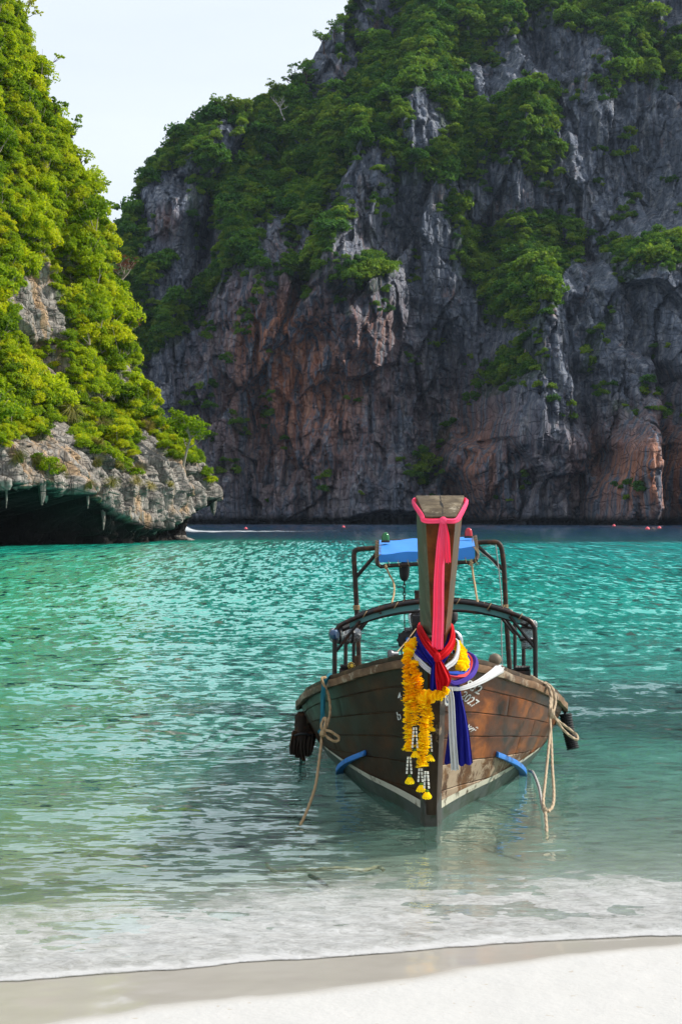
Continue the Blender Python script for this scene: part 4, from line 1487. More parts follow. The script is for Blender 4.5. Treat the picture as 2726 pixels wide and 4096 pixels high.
# thwarts and bow deck seen over the gunwale
mb = MB()
Vd = []
for a in (0.05, 0.3, 0.6, 0.9):
    w = wg(a) - 0.06
    Vd += [(-w, a, zg(a) - 0.03), (w, a, zg(a) - 0.03)]
mb.add(Vd, [(0, 1, 3, 2), (2, 3, 5, 4), (4, 5, 7, 6)])
put('bow_deck', mb, m_cap, boat)
for a in (2.4, 3.5, 4.6):
    mb = MB()
    mb.box((0, a, zg(a) - 0.10), (2 * wg(a) - 0.12, 0.24, 0.035))
    put('thwart', mb, m_cap, boat, bevel=0.006)

# blue spray boards on the shoulders of the hull
for side in (1, -1):
    mb = MB()
    n = 12
    V = []
    for i in range(n + 1):
        u = i / n
        a = 0.80 + 1.0 * u
        z = 0.30 - 0.30 * u + 0.02
        p = hull_at(a, z, side, 0.010)
        nn_ = Vector((side * 0.72, -0.30, -0.12)).normalized()
        w = 0.060 * (0.35 + 0.65 * min(u * 3, 1))
        V += [p + Vector((0, 0, -0.018)), p + nn_ * w + Vector((0, 0, -0.018)), p + nn_ * w + Vector((0, 0, 0.018)), p + Vector((0, 0, 0.022))]
    mb.add(V, [(i * 4 + j, i * 4 + (j + 1) % 4, (i + 1) * 4 + (j + 1) % 4, (i + 1) * 4 + j) for i in range(n) for j in range(4)] + [(3, 2, 1, 0), tuple(range(4 * n, 4 * n + 4))])
    put('spray_board', mb, m_bluep, boat, bevel=0.005)


# ---- registration lettering, painted on the planks
def lettering(txt, size, at_px, ang, side, shear=0.15, stretch=1.0):
    cu = bpy.data.curves.new('lettering', 'FONT')
    cu.body = txt
    cu.size = 1.0
    cu.shear = shear
    cu.offset = 0.014
    cu.resolution_u = 3
    to = bpy.data.objects.new('lettering', cu)
    COL.objects.link(to)
    dg = bpy.context.evaluated_depsgraph_get()
    me = bpy.data.meshes.new_from_object(to.evaluated_get(dg))
    bpy.data.objects.remove(to)
    bpy.data.curves.remove(cu)
    bm = bmesh.new()
    bm.from_mesh(me)
    bmesh.ops.triangulate(bm, faces=bm.faces)
    bmesh.ops.subdivide_edges(bm, edges=[e for e in bm.edges if e.calc_length() > 0.12], cuts=2)
    ca_, sa_ = math.cos(ang), math.sin(ang)
    for v_ in bm.verts:
        u, w = v_.co.x * size * stretch, v_.co.y * size
        px_, py_2 = at_px[0] + u * ca_ + w * sa_, at_px[1] + u * sa_ - w * ca_
        # lay the letters on the planking: march along the sight line of a painter standing at the bow
        lo_, hi_ = -0.3, 3.0
        for _ in range(26):
            mid = (lo_ + hi_) / 2
            p = L(px_, py_2, mid)
            hb = hull_at(mid, min(p.z, zg(mid)), side)
            if abs(p.x) < abs(hb.x):
                hi_ = mid
            else:
                lo_ = mid
        a = (lo_ + hi_) / 2
        p = L(px_, py_2, a)
        v_.co = hull_at(a, min(p.z, zg(a)), side, 0.0155)
    bm.to_mesh(me)
    bm.free()
    me.materials.clear()
    me.materials.append(m_white_t)
    return put('lettering', me, None, boat)


lettering('932', 52, (1846, 2744), R(28), 1, 0.1, 0.85)
lettering('2027', 52, (1826, 2786), R(36), 1, 0.1, 0.7)
lettering('w\u0302r', 42, (1850, 2905), R(38), 1, 0.3, 0.8)
lettering('b', 46, (1597, 2880), R(-20), -1, 0.2, 0.8)
lettering('4', 40, (1600, 2800), R(-20), -1, 0.2, 0.8)

# ---- canopy hoops over the well: bar, second bar, posts, braces, sheet
def mirror_px(px):
    return 1737 * 2 - px


def hoop_pts(a, dz, half, top, corner, tilt):
    P = []
    D = BD + a
    for i in range(25):
        u = -1 + 2 * i / 24
        x = half * u
        z = corner + (top - corner) * (1 - abs(u) ** 2.1) + tilt * u
        P.append(Vector((0.03 + x, a, z + dz)))
    return P


hoops = []
for k, (a, half, top, corner, foot, r) in enumerate([(3.0, 0.823, 1.2025, 1.03, 0.45, 0.020), (4.05, 0.796, 1.134, 0.995, 0.36, 0.018), (5.06, 0.778, 1.10, 0.971, 0.30, 0.018)]):
    hb_ = hoop_pts(a, 0, half - 0.06, top, corner, 0.022)
    cl_ = hb_[0] + Vector((-0.045, 0, -0.045))
    cr2 = hb_[-1] + Vector((0.045, 0, -0.045))
    path = [Vector((cl_.x - 0.015, a, foot)), Vector((cl_.x - 0.012, a, cl_.z - 0.10)), cl_ + Vector((-0.008, 0, -0.02)), hb_[0] + Vector((-0.022, 0, -0.014))] + hb_ + [hb_[-1] + Vector((0.022, 0, -0.014)), cr2 + Vector((0.008, 0, -0.02)), Vector((cr2.x + 0.012, a, cr2.z - 0.10)), Vector((cr2.x + 0.015, a, foot))]
    mb = MB().tube(path, r, 10)
    ho = put('canopy_hoop', mb, m_steel, boat)
    hoops.append((a, hb_))
    for sgn in (1, -1):                                    # corner braces
        e = hb_[-1] if sgn > 0 else hb_[0]
        mb = MB().tube([e + Vector((sgn * 0.045, 0.0, -0.22)), e + Vector((-sgn * 0.15, 0.0, 0.03))], 0.013, 8)
        put('brace', mb, m_steel, ho)
    for i in range(3, 24, 4):                              # lashings on the bar
        p = hb_[i]
        mb = MB().tube([p + Vector((0.016 * math.cos(q_), 0.026 * math.sin(q_), 0.026 * math.cos(q_))) for q_ in np.linspace(0, 6.2, 12)], 0.0035, 5)
        put('lashing', mb, m_rope, ho)
# lengthwise bars tie the hoops, a rolled-back sheet lies on them
for f in (0, 5, 12, 19, 24):
    mb = MB().tube([hoops[0][1][f] + Vector((0, 0, -0.03)), hoops[1][1][f] + Vector((0, 0, -0.03)), hoops[2][1][f] + Vector((0, 0, -0.03))], 0.012, 8)
    put('roof_bar', mb, m_steel, boat)
hb0 = hoops[0][1]
mb = MB().tube([p + Vector((0, 0.05, -0.055 - 0.03 * (1 - abs(i - 12) / 12))) for i, p in enumerate(hb0)], 0.013, 8)
put('roof_bar', mb, m_steel, boat)
for lo_i, hi_i in ((1, 10), (14, 23)):
    mb = MB()
    V = []
    for i in range(lo_i, hi_i + 1):
        p = hb0[i]
        V += [p + Vector((0, 0.012, -0.014)), p + Vector((0, 0.03, -0.062)), p + Vector((0, 0.04, -0.062)), p + Vector((0, 0.022, -0.014))]
    n = hi_i - lo_i
    mb.add(V, [(i * 4 + j, i * 4 + (j + 1) % 4, (i + 1) * 4 + (j + 1) % 4, (i + 1) * 4 + j) for i in range(n) for j in range(4)] + [(3, 2, 1, 0), tuple(range(4 * n, 4 * n + 4))])
    put('roof_sheet', mb, m_sheet, boat)
# springs of cord round the post feet
for sgn in (-1, 1):
    x0 = 0.03 + sgn * 0.775
    mb = MB()
    P = [Vector((x0 - sgn * 0.12 * (i / 70), 3.02 + 0.022 * math.cos(i * 0.9), 0.655 + 0.018 * math.sin(i * 0.9))) for i in range(71)]
    mb.tube(P, 0.006, 5)
    put('cord_coil', mb, m_rubber, boat)
    mb = MB()
    mb.box((x0 - sgn * 0.07, 3.04, 0.60), (0.16, 0.03, 0.09))
    put('foot_plate', mb, m_steel, boat, bevel=0.005)

# ---- helm roof at the stern: posts, side arms, frame, blue canvas, lamps
frame_root = None
SA = 5.9
for sgn in (-1, 1):
    if sgn < 0:
        post = [L(1436, 2700, SA), L(1428, 2500, SA), L(1418, 2300, SA), L(1414, 2225, SA), L(1420, 2203, SA), L(1440, 2196, SA), L(1512, 2192, SA)]
        br_ = [L(1424, 2308, SA), L(1508, 2210, SA)]
    else:
        post = [L(2038, 2720, SA), L(2024, 2500, SA), L(2012, 2260, SA), L(2004, 2200, SA), L(1994, 2176, SA), L(1972, 2168, SA), L(1900, 2170, SA)]
        br_ = [L(2010, 2278, SA), L(1906, 2182, SA)]
    mb = MB().tube(spline(post[:3], 12) + spline(post[2:], 20)[1:], 0.026, 10)
    po = put('roof_post', mb, m_rust, boat)
    put('brace', MB().tube(br_, 0.020, 8), m_steel, po)
    mb = MB()
    pc = L(2016, 2425, SA) if sgn > 0 else L(1424, 2430, SA)
    for i in range(4):
        mb.tube([pc + Vector((0.032 * math.cos(q_), 0.032 * math.sin(q_), i * 0.012 - 0.02)) for q_ in np.linspace(0, 6.3, 14)], 0.006, 5)
    put('lashing', mb, m_rope, po)
fa, ba = 5.1, 6.1
c_fl, c_fr = L(1514, 2252, fa), L(1897, 2236, fa)
c_bl, c_br = L(1516, 2162, ba), L(1890, 2143, ba)
f_tl, f_tr = L(1514, 2218, fa), L(1897, 2186, fa)
mb = MB()
# canvas: sloping top with a slight sag, front skirt, side skirts
NXc, NYc = 14, 8
V = []
for j in range(NYc + 1):
    for i in range(NXc + 1):
        u, v_ = i / NXc, j / NYc
        p = f_tl.lerp(f_tr, u).lerp(c_bl.lerp(c_br, u), v_)
        p.z -= 0.012 * math.sin(math.pi * u) * math.sin(math.pi * v_) + 0.006 * math.sin(u * 17 + v_ * 5)
        V.append(p)
k0 = len(V)
mb.add(V, [(j * (NXc + 1) + i, j * (NXc + 1) + i + 1, (j + 1) * (NXc + 1) + i + 1, (j + 1) * (NXc + 1) + i) for j in range(NYc) for i in range(NXc)])
V = []
for i in range(NXc + 1):
    u = i / NXc
    V += [f_tl.lerp(f_tr, u) + Vector((0, 0, -0.006 * math.sin(u * 17))), c_fl.lerp(c_fr, u) + Vector((0, 0.015 + 0.008 * math.sin(u * 20), 0.004 * math.sin(u * 14)))]
mb.add(V, [(2 * i, 2 * i + 2, 2 * i + 3, 2 * i + 1) for i in range(NXc)])
put('roof_canvas', mb, m_canvas, boat, angle=25)
mb = MB()
dn = Vector((0, 0, -0.012))
lf = [L(1506, 2164, ba) + dn, L(1506, 2238, fa + 0.1), L(1508, 2258, fa), L(1524, 2268, fa)]
rf = [L(1884, 2250, fa), L(1902, 2240, fa), L(1908, 2222, fa + 0.1), L(1898, 2142, ba) + dn]
mb.tube(lf + [c_fl + Vector((0.06, 0, -0.028))] + [c_fl.lerp(c_fr, u) + Vector((0, 0, -0.026)) for u in (0.3, 0.6, 0.9)] + rf, 0.020, 8)
mb.tube([lf[0], rf[-1]], 0.020, 8)
fro = put('roof_frame', mb, m_rust, boat)
mb = MB()
for i in range(11):                                      # lacing of the canvas to the frame
    u = i / 10
    p, q_ = L(1514, 2218, fa).lerp(c_bl, u), L(1506, 2238, fa).lerp(lf[0], u)
    mb.tube([p + Vector((0.02, 0, 0.004)), q_ + Vector((-0.016, 0, 0.014)), q_ + Vector((-0.014, 0.02, -0.02))], 0.004, 5)
    p, q_ = L(1897, 2186, fa).lerp(c_br, u), L(1906, 2222, fa).lerp(rf[-1], u)
    mb.tube([p + Vector((-0.02, 0, 0.004)), q_ + Vector((0.016, 0, 0.014)), q_ + Vector((0.014, 0.02, -0.02))], 0.004, 5)
    p = c_fl.lerp(c_fr, u)
    mb.tube([p + Vector((0, -0.004, 0.02)), p + Vector((0.01, -0.02, -0.028)), p + Vector((0.03, 0.0, -0.05))], 0.004, 5)
put('lacing', mb, m_rope, fro)
for nm, px_, py_2, mt in (('green', 1541, 2166, m_green_l), ('red', 1872, 2148, m_red_l)):
    mb = MB()
    c = L(px_, py_2, 5.75)
    mb.lathe(c, [(0.045, -0.01), (0.045, 0.012)], 14, m=1)
    mb.lathe(c, [(0.040, 0.012), (0.040, 0.035), (0.036, 0.06), (0.028, 0.08), (0.014, 0.092), (0.004, 0.095)], 14)
    lo = put('signal_lamp', mb, [mt, m_steel], boat)
    lo['label'] = nm + ' lamp cone on the blue helm roof'

# ---- pulley and chain that carry the engine
pu = L(1616, 2278, 5.2)
mb = MB()
mb.lathe(pu, [(0.02, 0.075), (0.045, 0.06), (0.052, 0.0), (0.046, -0.07), (0.030, -0.105), (0.012, -0.115)], 14)
pul = put('pulley_block', mb, m_rubber, boat)
mb = MB()
for i in range(7):
    c = pu + Vector((0, 0, -0.13 - i * 0.036))
    q_ = [c + Vector(((0.012 * math.cos(t)) * (1 if i % 2 else 0.3), (0.012 * math.cos(t)) * (0.3 if i % 2 else 1), 0.024 * math.sin(t))) for t in np.linspace(0, 6.2832, 11)]
    mb.tube(q_, 0.005, 5, cap=False)
c = pu + Vector((0, 0, -0.38))
mb.tube([c, c + Vector((0.004, 0, -0.34))], 0.006, 6)
q_ = [c + Vector((0.03 * math.sin(t), 0, -0.41 - 0.07 * math.cos(t))) for t in np.linspace(0, 6.2832, 17)]
mb.tube(q_, 0.007, 6, cap=False)
mb.tube([c + Vector((0, 0, -0.48)), c + Vector((0.01, 0, -0.56))], 0.012, 6)
put('chain', mb, m_steel, pul)

# ---- engine on its pivot behind the prow
EA = 5.4
mb = MB()
mb.box(L(1668, 2555, EA), (0.26, 0.34, 0.20))
mb.box(L(1680, 2490, EA), (0.16, 0.30, 0.16))
mb.box(L(1760, 2560, EA), (0.34, 0.3, 0.16))
eng = put('engine', mb, m_engine, boat, bevel=0.015)
mb = MB()
wc = L(1625, 2560, EA - 0.2)
ax_ = Vector((0.25, -1, 0.15))
mb.lathe(wc, [(0.02, -0.03), (0.085, -0.028), (0.09, -0.012), (0.075, 0.0), (0.09, 0.012), (0.085, 0.028), (0.03, 0.03), (0.02, 0.05)], 20, ax_)
mb.lathe(wc + ax_.normalized() * 0.05, [(0.022, 0.0), (0.022, 0.012)], 10, ax_, m=1)
for i in range(10):
    t = i * 0.628
    mb.box(wc + Vector((0.088 * math.cos(t), -0.02, 0.088 * math.sin(t))), (0.02, 0.03, 0.02))
put('pulley_wheel', mb, [m_engine, m_bluep], eng, bevel=0.0)
mb = MB().tube([L(1666, 2445, EA), L(1667, 2372, EA)], [0.027, 0.025], 12)
mb.tube([L(1667, 2372, EA), L(1667, 2362, EA)], 0.030, 12)
mb.tube([L(1666, 2450, EA), L(1666, 2440, EA)], 0.030, 12)
put('exhaust_stack', mb, m_rust, eng)
mb = MB().tube(spline([L(1652, 2520, EA), L(1642, 2480, EA), L(1644, 2455, EA), L(1668, 2450, EA), L(1690, 2455, EA)], 16), 0.026, 10)
mb.tube(spline([L(1655, 2440, EA + 0.05), L(1672, 2440, EA), L(1690, 2446, EA)], 8), 0.022, 8)
put('manifold', mb, m_chrome, eng)
mb = MB().lathe(L(1806, 2468, EA), [(0.012, -0.08), (0.040, -0.05), (0.058, -0.03), (0.060, 0.03), (0.045, 0.06), (0.015, 0.07)], 14)
mb.tube([L(1803, 2490, EA), L(1798, 2525, EA), L(1790, 2560, EA)], 0.014, 7)
put('fuel_cap', mb, m_engine, eng)
mb = MB().tube(spline([L(1792, 2530, EA), L(1815, 2528, EA), L(1834, 2545, EA), L(1840, 2570, EA), L(1840, 2670, EA)], 20), 0.028, 10)
mb.tube([L(1806, 2576, EA), L(1840, 2576, EA)], 0.02, 8)
put('guard_pipe', mb, m_chrome, eng)
mb = MB()
mb.tube(spline([L(1612, 2540, EA), L(1604, 2555, EA), L(1606, 2580, EA)], 8), 0.012, 6)
mb.tube(spline([L(1690, 2470, EA - .1), L(1672, 2510, EA - .1), L(1655, 2540, EA - .1)], 8), 0.010, 6)
put('hose', mb, m_rubber, eng)
# loose lines about the helm
mb = MB().tube(spline([L(1541, 2255, 5.05), L(1552, 2290, 5.05), L(1572, 2330, 5.0), L(1575, 2370, 4.7), L(1566, 2412, 4.1)], 24), 0.009, 7, lobes=3, twist=260, amp=0.18)
mb.tube([L(1538, 2262, 5.05), L(1544, 2268, 5.05), L(1540, 2276, 5.05)], 0.014, 6)
put('roof_line', mb, m_rope, boat)
mb = MB().tube(spline([L(1882, 2236, 5.05), L(1890, 2300, 5.0), L(1900, 2360, 4.6), L(1908, 2410, 4.1)], 20), 0.010, 7, lobes=3, twist=260, amp=0.18)
mb.tube([L(1876, 2246, 5.05), L(1886, 2250, 5.05), L(1876, 2262, 5.05)], 0.015, 6)
put('roof_line', mb, m_rope, boat)
mb = MB().tube(spline([L(1980, 2178, SA - .05), L(1994, 2300, SA - .05), L(2004, 2420, SA - .05), L(2002, 2520, SA - .05), L(2006, 2660, SA - .05)], 24), 0.006, 6)
mb.tube(spline([L(1904, 2196, SA - .1), L(1960, 2240, SA - .1), L(2004, 2290, SA - .1)], 12), 0.005, 5)
mb.tube(spline([L(1930, 2188, SA), L(1960, 2180, SA), L(1984, 2176, SA)], 8), 0.004, 5)
put('roof_line', mb, m_rope_g, boat)
mb = MB().tube([L(1662, 2515, 5.2), L(1625, 2565, 4.8), L(1588, 2608, 1.3)], 0.005, 5)
put('starter_cord', mb, m_rope, boat)

# ---- rolled clear side curtains under the canopy corners
def bundle(name, c, ax, r, ln, seed, label):
    g = random.Random(seed)
    mb = MB()
    ax = Vector(ax).normalized()
    n = 18
    u = ax.orthogonal().normalized()
    w = ax.cross(u)
    V = []
    st = 12
    for i in range(st + 1):
        t = i / st
        for k in range(n):
            th = 2 * math.pi * k / n
            rr = r * (0.75 + 0.5 * vnoise(np.array(math.cos(th) * 1.6 + seed), np.array(math.sin(th) * 1.6 + t * 4), seed=seed)) * (0.72 if i in (0, st) else 1)
            V.append(Vector(c) + ax * ((t - 0.5) * ln) + u * (math.cos(th) * rr) + w * (math.sin(th) * rr))
    mb.add(V, [(i * n + k, i * n + (k + 1) % n, (i + 1) * n + (k + 1) % n, (i + 1) * n + k) for i in range(st) for k in range(n)] + [tuple(range(n - 1, -1, -1)), tuple(range(st * n, st * n + n))])
    root = thing_at(name, c, label, 'curtain', 'rolled clear curtains under the canopy')
    child('roll', mb, m_plastic, root, angle=70)
    for t in (-0.22, 0.2):
        q_ = [Vector(c) + ax * (t * ln) + u * (math.cos(th) * r * 1.1) + w * (math.sin(th) * r * 1.1) for th in np.linspace(0, 6.2832, 18)]
        child('strap', MB().tube(q_, 0.011, 6, cap=False), m_rubber, root)
    return root


b1 = bundle('rolled_curtain', L(1378, 2540, 3.15), (1, 0.35, 0.02), 0.062, 0.26, 3, 'rolled clear plastic curtain lashed under the left canopy corner of the boat')
mb = MB().lathe(L(1336, 2540, 2.95), [(0.030, -0.032), (0.040, -0.02), (0.042, 0.02), (0.030, 0.03)], 18, Vector((1, -0.6, 0)))
m_capb = mat_plain('dark_blue_roll', (0.012, 0.05, 0.12), 0.2, 0, 0.6, 0.3, 20)
child('end_cap', mb, m_capb, b1, bevel=0)
mb = MB().lathe(L(1425, 2538, 3.25), [(0.040, -0.03), (0.040, 0.03)], 18, Vector((1, 0.4, 0)))
child('end_cap', mb, m_capb, b1)
bundle('rolled_curtain', L(2110, 2535, 3.15), (0.12, 0.25, 1), 0.055, 0.24, 8, 'crumpled clear plastic curtain hanging at the right canopy corner of the boat')

# ---- small things on the gunwale
mb = MB().lathe(L(1974, 2672, 0.72), [(0.020, 0.0), (0.018, 0.012), (0.030, 0.022), (0.041, 0.045), (0.043, 0.062), (0.036, 0.082), (0.020, 0.096), (0.004, 0.1)], 18, Vector((0.1, 0, 1)))
put('knob', mb, m_ball, label='round worn knob standing on the right gunwale near the bow', cat='knob')
mb = MB().lathe(L(1567, 2616, 1.0), [(0.016, -0.045), (0.016, 0.0), (0.026, 0.004), (0.028, 0.022), (0.022, 0.026)], 16, Vector((-0.75, -0.6, 0.05)))
put('torch', mb, mat_plain('grey_metal', (0.16, 0.16, 0.17), 0.45, 0.4), label='small grey torch lying on the left gunwale near the bow', cat='torch')
mb = MB().box(L(1425, 2650, 2.95), (0.04, 0.02, 0.10))
mb.lathe(L(1403, 2665, 2.8), [(0.03, -0.01), (0.035, 0.0), (0.02, 0.02)], 10, Vector((0.3, -1, 0.2)), m=1)
put('cleat', mb, [m_cap, m_amber], boat, bevel=0.004)


# ================================================================== cloths on the prow
def sash(pts, n=30, folds=4, amp=0.006, thick=0.006, seed=0, m=16, nrm=None, hem=True):
    """a strip of cloth: pts = [(point, width)], pleats run along it; closed with thickness"""
    C = spline([p for p, w in pts], n)
    W = np.interp(np.linspace(0, len(pts) - 1, n), range(len(pts)), [w for p, w in pts])
    g = random.Random(seed)
    ph = [g.uniform(0, 6.28) for _ in range(4)]
    V = []
    for i, c in enumerate(C):
        t = (C[min(i + 1, n - 1)] - C[max(i - 1, 0)]).normalized()
        if nrm is None:
            nn_ = Vector((0, -1, 0))
        else:
            nn_ = nrm(i / (n - 1))
        nn_ = (nn_ - t * nn_.dot(t))
        nn_ = nn_.normalized() if nn_.length > 1e-5 else t.orthogonal()
        wd = t.cross(nn_)
        ring = []
        for k in range(m):
            u = k / (m - 1)
            f_ = math.sin(u * folds * 6.28 + ph[0] + 0.6 * math.sin(i * 0.13 + ph[1])) + 0.45 * math.sin(u * folds * 13.1 + ph[2] + i * 0.05)
            dep_ = amp * f_ * (0.55 + 0.45 * W[i] / max(W)) + W[i] * 0.16 * (1 - (2 * u - 1) ** 2)
            hm = 0.004 * math.sin(u * 21 + ph[3]) if hem and i == n - 1 else 0
            ring.append(c + wd * ((u - 0.5) * W[i]) + nn_ * dep_ + t * hm)
        back = [p - nn_ * thick for p in reversed(ring)]
        V += ring + back
    mm = 2 * m
    mb = MB()
    mb.add(V, [(i * mm + k, i * mm + (k + 1) % mm, (i + 1) * mm + (k + 1) % mm, (i + 1) * mm + k) for i in range(n - 1) for k in range(mm)])
    for base in (0, (n - 1) * mm):
        mb.add(V[base:base + mm], [(k, k + 1, mm - 2 - k, mm - 1 - k) for k in range(m - 1)])
    return mb


def knot(c, r, seed, sx=1.0, sz=1.0):
    g = random.Random(seed)
    mb = MB()
    n, st = 16, 10
    V = []
    for i in range(st + 1):
        t = math.pi * i / st
        for k in range(n):
            th = 2 * math.pi * k / n
            rr = r * (1 + 0.10 * math.sin(5 * th + 3 * t + seed) + 0.06 * math.sin(9 * t + th * 2))
            V.append(Vector(c) + Vector((rr * sx * math.sin(t) * math.cos(th), rr * 0.75 * math.sin(t) * math.sin(th), rr * sz * math.cos(t))))
    mb.add(V, [(i * n + k, i * n + (k + 1) % n, (i + 1) * n + (k + 1) % n, (i + 1) * n + k) for i in range(st) for k in range(n)])
    return mb


def out_from(cx, cy):
    return lambda p: Vector((p.x - cx, p.y - cy, 0)).normalized()


def wrap(pts, width, seed, folds=2, amp=0.004, closed=False, n=60, m=12):
    """band laid round a post, outward from its middle line"""
    P = [Vector(p) for p in pts]
    C = spline(P, n)
    cx = sum(p.x for p in C) / n
    cy = sum(p.y for p in C) / n
    return sash([(p, width) for p in P], n, folds, amp, 0.006, seed, m, lambda t: Vector((C[min(int(t * (n - 1)), n - 1)].x - cx, C[min(int(t * (n - 1)), n - 1)].y - cy, 0.05)))


# pink ribbon under the prow cap
A_ = -0.885
pk = thing_at('ribbon', L(1760, 2590, -0.5), 'long bright pink ribbon knotted round the top of the prow', 'ribbon')
fl, fr, br, bl = prow_ring(0.93)
fl2, fr2, br2, bl2 = prow_ring(0.90)
bl2, br2 = prow_ring(0.965)[3], prow_ring(0.965)[2]
ex = 0.008
kn = L(1771, 2083, -0.90)
band = [L(1700, 2082, -0.885) + Vector((-0.004, 0, 0.0)), L(1690, 2060, -0.80) + Vector((-0.01, 0, 0)), L(1658, 2005, -0.53) + Vector((-0.012, 0, 0)), L(1690, 2000, -0.49), L(1770, 2000, -0.485), L(1838, 2000, -0.49), L(1858, 2005, -0.53) + Vector((0.012, 0, 0)), L(1834, 2060, -0.80) + Vector((0.010, 0, 0)), L(1822, 2082, -0.885)]
band = [kn + Vector((-0.01, -0.005, 0))] + band + [kn + Vector((0.01, -0.005, 0))]
child('band', wrap(band, 0.027, 2, 2, 0.003, n=80), m_pink, pk, angle=60)
child('knot', knot(kn, 0.021, 1, 1.1, 1.0), m_pink, pk, angle=60)
child('tail', sash([(L(1768, 2090, -0.905), 0.030), (L(1762, 2180, -0.86), 0.048), (L(1754, 2330, -0.72), 0.058), (L(1752, 2470, -0.55), 0.062), (L(1748, 2594, -0.43), 0.070)], 40, 3, 0.005, 0.004, 5, 20), m_pink, pk, angle=60)
child('tail', sash([(L(1776, 2092, -0.90), 0.022), (L(1784, 2150, -0.875), 0.034), (L(1791, 2250, -0.80), 0.030)], 20, 2, 0.006, 0.004, 8, 14), m_pink, pk, angle=60)

# white sash: loop low round the prow, band to the gunwale, hanging tail
wh = thing_at('sash', L(1810, 3080, -0.3), 'white cloth sash tied round the prow foot with a band to the right gunwale', 'sash')
loop = [L(1742, 2700, -0.40), L(1700, 2668, -0.37), L(1662, 2625, -0.30), L(1650, 2580, -0.18), L(1662, 2552, 0.0), L(1740, 2545, 0.12), L(1822, 2562, 0.0), L(1832, 2595, -0.18), L(1818, 2640, -0.30), L(1785, 2668, -0.38), L(1765, 2690, -0.41)]
child('loop', wrap(loop, 0.030, 11, 2, 0.004), m_white, wh, angle=60)
child('band', sash([(L(1786, 2752, -0.37), 0.022), (L(1845, 2752, -0.30), 0.026), (L(1910, 2728, -0.05), 0.034), (L(1965, 2695, 0.22), 0.050), (L(1998, 2672, 0.50), 0.066), (L(2012, 2676, 0.68), 0.060)], 34, 3, 0.005, 0.006, 12, 16, lambda t: Vector((0.3, -0.9, 0.4))), m_white, wh, angle=60)
child('tail', sash([(L(1796, 2748, -0.38), 0.026), (L(1803, 2800, -0.37), 0.036), (L(1808, 2930, -0.34), 0.042), (L(1818, 3078, -0.29), 0.046)], 36, 2, 0.007, 0.005, 13, 16), m_white, wh, angle=60)

# blue sash, wide tail behind the white one
bs_ = thing_at('sash', L(1838, 3055, -0.2), 'dark blue cloth sash wound round the prow foot with a wide flared tail', 'sash')
loop = [L(1735, 2655, -0.42), L(1702, 2610, -0.37), L(1676, 2560, -0.22), L(1674, 2530, -0.02), L(1740, 2515, 0.08), L(1800, 2530, -0.02), L(1800, 2560, -0.22), L(1785, 2600, -0.37), L(1755, 2650, -0.42)]
child('loop', wrap(loop, 0.052, 21, 3, 0.006), m_blue, bs_, angle=60)
loop = [L(1735, 2645, -0.41), L(1700, 2632, -0.36), L(1665, 2600, -0.26), L(1668, 2568, -0.10), L(1700, 2560, 0.05)]
child('loop', wrap(loop, 0.040, 22, 2, 0.005, n=40), m_blue, bs_, angle=60)
child('tail', sash([(L(1738, 2645, -0.415), 0.034), (L(1736, 2690, -0.425), 0.044), (L(1733, 2762, -0.41), 0.044)], 18, 2, 0.006, 0.006, 23, 14), m_blue, bs_, angle=60)
child('tail', sash([(L(1822, 2738, -0.32), 0.036), (L(1828, 2790, -0.31), 0.050), (L(1833, 2900, -0.27), 0.108), (L(1832, 3052, -0.20), 0.170)], 40, 4, 0.009, 0.005, 24, 28), m_blue, bs_, angle=60)

# red sash over it, knotted in front
rd = thing_at('sash', L(1770, 2760, -0.42), 'bright red cloth sash knotted in front of the prow foot', 'sash')
loop = [L(1744, 2622, -0.46), L(1715, 2585, -0.42), L(1690, 2545, -0.30), L(1676, 2510, -0.10), L(1690, 2495, 0.06), L(1745, 2490, 0.10), L(1795, 2500, 0.06), L(1808, 2525, -0.10), L(1806, 2570, -0.30), L(1785, 2605, -0.42), L(1752, 2630, -0.46)]
child('loop', wrap(loop, 0.048, 31, 3, 0.006, n=70), m_red, rd, angle=60)
child('knot', knot(L(1747, 2630, -0.465), 0.024, 3, 0.85, 1.25), m_red, rd, angle=60)
child('tail', sash([(L(1750, 2640, -0.46), 0.030), (L(1762, 2680, -0.455), 0.070), (L(1774, 2722, -0.44), 0.085), (L(1764, 2762, -0.42), 0.030)], 26, 3, 0.010, 0.006, 33, 18), m_red, rd, angle=60)
child('tail', sash([(L(1752, 2690, -0.44), 0.040), (L(1756, 2730, -0.44), 0.042), (L(1757, 2764, -0.43), 0.030)], 16, 2, 0.006, 0.006, 34, 14), m_red, rd, angle=60)

# loops of blue, coral and violet cloth hanging to the right of the prow
for nm, mt, lab, off_, r_, zb in (('blue', m_blue2, 'bright blue cloth loop hanging right of the prow, innermost of three', 0, 0.016, 2700), ('coral', m_coral, 'coral red cloth loop hanging right of the prow between the blue and violet ones', 10, 0.015, 2704), ('violet', m_viol, 'violet cloth loop hanging right of the prow, outermost of three', 24, 0.017, 2730)):
    P = spline([L(1812, 2606, 0.02), L(1842 + off_, 2612 + off_ * 0.1, -0.03), L(1868 + off_, 2634, -0.10), L(1872 + off_, 2664, -0.16), L(1856 + off_ * 0.8, 2692 + off_ * 0.5, -0.25), L(1822, zb - 4 + off_ * 0.2, -0.33), L(1792, zb - 6, -0.37)], 44)
    mb = MB().tube(P, [r_ * (0.7 + 0.5 * math.sin(math.pi * i / 43)) for i in range(44)], 14, lobes=5, twist=6, amp=0.16)
    put('cloth_loop', mb, mt, label=lab, cat='cloth', angle=60)


